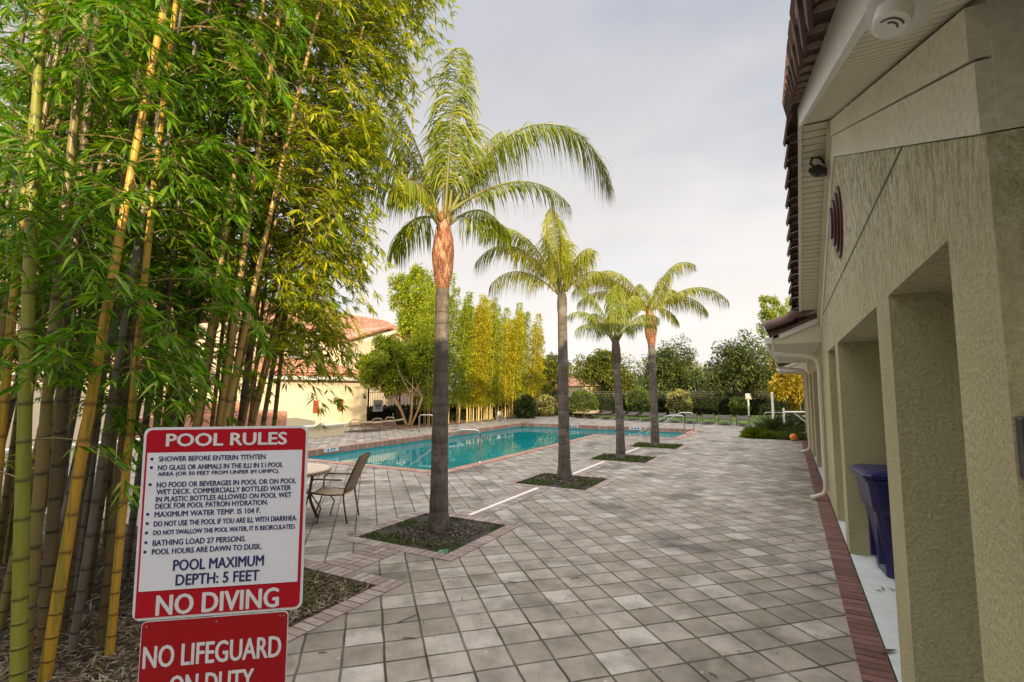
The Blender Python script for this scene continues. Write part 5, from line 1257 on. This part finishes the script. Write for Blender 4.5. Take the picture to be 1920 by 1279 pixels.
ch = make_chair('brown woven armchair drawn up to the round table by the sign', (-6.22, 5.72, 0), math.atan2(-.45, -.89) + math.pi / 2)
c2 = copy_tree(ch); c2.location = (-7.75, 4.75, 0); c2.rotation_euler.z = math.atan2(.6, .8) + math.pi / 2; c2['label'] = 'brown armchair half hidden behind the bamboo and the sign'
tb = thing('patio_table', 'round pale topped patio table with bronze rim beside the sign', 'table', (-6.98, 5.42, 0))
mb = MB(); mb.lathe([(.67, .688), (.68, .70), (.68, .728), (.655, .735)], (-6.98, 5.42, 0), 40); part('rim', mb, M['tan_frame'], tb, smooth=False)
mb = MB(); mb.lathe([(.65, .7355), (.65, .7385)], (-6.98, 5.42, 0), 40); part('tabletop', mb, M['tabletop'], tb)
for k in range(4):
    a = .6 + k * math.pi / 2; c, s = math.cos(a), math.sin(a); mb = MB(); mb.tube(bent([(-6.98 + c * .5, 5.42 + s * .5, 0), (-6.98 + c * .36, 5.42 + s * .36, .3), (-6.98 + c * .42, 5.42 + s * .42, .69)], .15), .022, 8); part('leg', mb, M['bronze'], tb, smooth=True)
mb = MB(); mb.lathe([(.36, .36), (.375, .375), (.36, .39)], (-6.98, 5.42, 0), 28); part('brace_ring', mb, M['bronze'], tb)
def make_lounger(label, loc, rz, frame='tan_frame', group=None):
    t = thing('sun_lounger', label, 'sun lounger', loc, rz, group)
    for s in (-1, 1):
        mb = MB(); x = s * .32; mb.tube(bent([(x, -.95, .36), (x, .35, .36), (x, .98, .46)], .1), .016, 7); part('side_rail', mb, M[frame], t, smooth=True, off=True)
        for y, sl in ((-.80, -.08), (.55, .10)): mb = MB(); mb.tube([(x, y, .36), (x * 1.08, y + sl, 0)], .016, 7); part('leg', mb, M[frame], t, off=True)
        mb = MB(); mb.tube(bent([(x, .10, .36), (x, .16, .56), (x, .52, .56), (x, .62, .40)], .08), .013, 7); part('arm', mb, M[frame], t, smooth=True, off=True)
    mb = MB(); prof = [(-.97, .34), (-.9, .362), (-.4, .345), (.3, .355), (.65, .40), (.98, .48), (1.0, .455)]; V = []
    for y, z in prof: V += [(-.31, y, z), (0, y, z - .012), (.31, y, z)]
    mb.add(V, [(i * 3 + k, i * 3 + k + 1, i * 3 + k + 4, i * 3 + k + 3) for i in range(6) for k in range(2)]); o = part('sling', mb, M['sling' if frame == 'tan_frame' else 'dark_sling'], t, off=True); so = o.modifiers.new('thickness', 'SOLIDIFY'); so.thickness = .01
    mb = MB(); mb.tube([(-.32, .55, .05), (.32, .55, .05)], .012, 6); part('cross_bar', mb, M[frame], t, off=True); mb = MB(); mb.tube([(-.32, -.95, .36), (.32, -.95, .36)], .016, 7); part('cross_bar', mb, M[frame], t, off=True); return t
lg = make_lounger('brown sun lounger nearest the spa wall by the cream wall', (-17.9, 17.1, 0), R(-52), 'tan_frame', 'loungers by the cream wall')
for k, (x, y, lab) in enumerate(((-17.6, 18.2, 'middle brown sun lounger in front of the cream wall'), (-17.7, 19.2, 'brown sun lounger at the mulch bed, farthest from the spa'))):
    c = copy_tree(lg); c.location = (x, y, 0); c.rotation_euler.z = R(-52 + 6 * k); c['label'] = lab
FL = 'row of empty sun loungers at the edge of the lawn'
l0 = make_lounger('tan lounger caught by the sun at the left end of the far row', (-12.6, 33.1, 0), R(8), 'tan_frame', FL)  # lighter copy of the row's loungers; sunlight put into the colour
l1 = make_lounger('dark empty lounger standing in shade in the far row by the lawn', (-10.7, 32.7, 0), R(8), 'bronze', FL)
c = copy_tree(l0); c.location = (-11.7, 32.9, 0); c['label'] = 'second tan lounger from the left of the far row, sunlit'
for i in range(9): c = copy_tree(l1); c.location = (-9.75 + i * .94, 32.45 - i * .25, 0); c.rotation_euler.z = R(random.uniform(2, 14))

# ================================================================ SMALL THINGS
p = Vector((.10, 22.40, .135)); bl = thing('ball', 'orange and yellow ball resting at the edge of the planting bed', 'ball', (p.x, p.y, .135))
me = MB(); me.lathe([(.135 * math.sin(a), -.135 * math.cos(a)) for a in [.05 + (math.pi - .1) * k / 14 for k in range(15)]], (p.x, p.y, .135), 20); part('shell', me, M['orange'], bl, smooth=True)
me = MB(); me.lathe([(.1365 * math.sin(a), -.1365 * math.cos(a)) for a in [1.3 + .5 * k / 5 for k in range(6)]], (0, 0, 0), 20); o = part('stripe', me, M['yellow'], bl, smooth=True, off=True); o.rotation_euler = (.6, .5, 0)
b = at(1447, 30); po = thing('white_post', 'thick white post standing on the lawn behind the spiky plants', 'post', tuple(b)); mb = MB(); mb.box(b.x - .065, b.x + .065, b.y - .065, b.y + .065, 0, 1.70); part('shaft', mb, M['white'], po, bev=.01); mb = MB(); mb.box(b.x - .08, b.x + .08, b.y - .08, b.y + .08, 1.701, 1.76); part('cap', mb, M['white'], po, bev=.01)
b = at(1467, 26); fr_ = thing('pipe_barrier', 'white pipe barrier with diagonal brace beyond the planting bed', 'barrier', tuple(b))
mb = MB(); mb.tube([b, b + Vector((0, 0, 1.0))], .05, 12); part('post', mb, M['white'], fr_); mb = MB(); e_ = b + RT * 1.3; mb.tube([b + Vector((0, 0, .80)), e_ + Vector((0, 0, .80))], .045, 10); part('top_bar', mb, M['white'], fr_)
mb = MB(); mb.tube([b + RT * .5 + Vector((0, 0, .78)), b + RT * 1.2 + Vector((0, 0, .2))], .025, 8); part('brace', mb, M['white'], fr_); mb = MB(); mb.tube([e_, e_ + Vector((0, 0, .80))], .05, 10); part('post', mb, M['white'], fr_)
b = at(1424, 28.5); rail('thin grey pipe rail running left of the white pipe barrier', [tuple(b), tuple(b + RT * .25 + Vector((0, 0, .66))), tuple(b + RT * 1.4 + Vector((0, 0, .66))), tuple(b + RT * 1.42)], .018, None, 'pipe_rail')
b = at(1402, 35); hp_ = thing('basketball_hoop', 'basketball hoop with pale backboard before the tallest oak', 'hoop', tuple(b)); mb = MB(); mb.tube([b, b + Vector((0, 0, 1.25))], .05, 10); part('pole', mb, M['white'], hp_)
mb = MB(); mb.obox(b + Vector((0, 0, 1.45)) - FW * .06, RT * .42, FW * .04, (0, 0, .40)); part('backboard', mb, M['galv'], hp_); mb = MB(); q = b + Vector((0, 0, 1.32)) - FW * .25; mb.tube([q + RT * .15 * math.cos(a) + FW * .15 * math.sin(a) for a in [6.2832 * k / 14 for k in range(15)]], .012, 6); part('rim', mb, M['orange'], hp_)
b = at(1271, 36); po = thing('lawn_pole', 'slim white pole standing by the yellow green shrub', 'pole', tuple(b)); mb = MB(); mb.tube([b, b + Vector((0, 0, 1.55))], .03, 8); part('shaft', mb, M['white'], po); mb = MB(); mb.lathe([(.045, 0), (.045, .03), (.01, .05)], (b.x, b.y, 1.551), 8); part('cap', mb, M['white'], po)
b = G(936, 790); po = thing('garden_light', 'small grey bollard light with white head in the mulch bed', 'lamp', (b.x, b.y, 0)); mb = MB(); mb.box(b.x - .13, b.x + .13, b.y - .13, b.y + .13, 0, .36); part('body', mb, M['galv'], po, bev=.01); mb = MB(); mb.box(b.x - .07, b.x + .07, b.y - .07, b.y + .07, .361, .60); part('head', mb, M['white'], po, bev=.01)
b = G(737, 797); po = thing('stake', 'short pale stake beside the pale stemmed tree', 'post', (b.x, b.y, 0)); mb = MB(); mb.tube([(b.x, b.y, 0), (b.x, b.y, .6)], .03, 8); part('shaft', mb, M['galv'], po); mb = MB(); mb.lathe([(.04, 0), (.04, .02), (.01, .03)], (b.x, b.y, .601), 8); part('cap', mb, M['white'], po)
b = G(833, 1032); po = thing('valve_cover', 'round green valve cover at the front of the nearest palm bed', 'cover', (b.x, b.y, 0)); mb = MB(); mb.lathe([(.075, -.03), (.075, -.012), (.068, -.006)], (b.x, b.y, 0), 20); part('lid', mb, M['green_lid'], po); mb = MB(); mb.lathe([(.02, -.0058), (.02, -.001)], (b.x, b.y, 0), 10); part('knob', mb, M['green_lid'], po)
b = G(660, 1002); po = thing('drain_cover', 'small dark drain cover at the left corner of the nearest palm bed', 'cover', (b.x, b.y, 0)); mb = MB(); mb.lathe([(.07, .0), (.07, .012), (.06, .014)], (b.x, b.y, 0), 16); part('lid', mb, M['grey_lid'], po); mb = MB(); mb.lathe([(.02, .0142), (.02, .018)], (b.x, b.y, 0), 8); part('knob', mb, M['black'], po)
TW = 'twigs and dead leaves lying on the paving'
for i, (a, b) in enumerate((((745, 1168), (785, 1150)), ((755, 1196), (782, 1199)), ((953, 1091), (968, 1094)), ((1070, 1085), (1088, 1082)), ((1330, 1262), (1345, 1272)), ((597, 1224), (612, 1224)))):
    p, q = G(*a, .008), G(*b, .008); tw = thing('fallen_twig', 'thin dry twig lying on the pale paving', 'twig', tuple(p), 0, TW); mb = MB(); mb.tube([p, p.lerp(q, .5) + Vector((.01, .012, .004)), q], [.004, .0035, .002], 5); part('stem', mb, M['bark'], tw); 
    mb = MB(); mb.tube([p.lerp(q, .6), p.lerp(q, .75) + Vector((.02, .01, .004))], [.0025, .001], 4); part('side_shoot', mb, M['bark'], tw)
for i, (px, py) in enumerate(((1666, 1222), (1655, 1104), (1672, 1106), (1648, 1108))):
    p = G(px, py, .02); tw = thing('dead_leaf', 'curled dead leaf lying on the white floor by the bin', 'leaf', tuple(p), 0, 'dead leaves on the white floor'); sc = .09 if i == 0 else .045
    mb = MB(); a = .7 + i; u = Vector((math.cos(a), math.sin(a), 0)); w_ = Vector((-u.y, u.x, 0)); mb.add([p - u * sc, p + w_ * sc * .22 + Vector((0, 0, .012)), p + u * sc + Vector((0, 0, .006)), p - w_ * sc * .22 + Vector((0, 0, .010))], [(0, 1, 2), (0, 2, 3)]); part('blade', mb, M['bark'], tw); mb = MB(); mb.tube([p - u * sc, p - u * sc * 1.4], .0015, 4); part('stalk', mb, M['bark'], tw)
V = np.concatenate([scatter(260, (-4, .3, 3, 16), .004, .02, .05, .012), scatter(140, (-9, -3.5, 4.4, 10), .004, .02, .05, .012)])
tag(obj('leaf_debris', kite_mesh('leaf_debris', V, M['chips'])), kind='stuff')
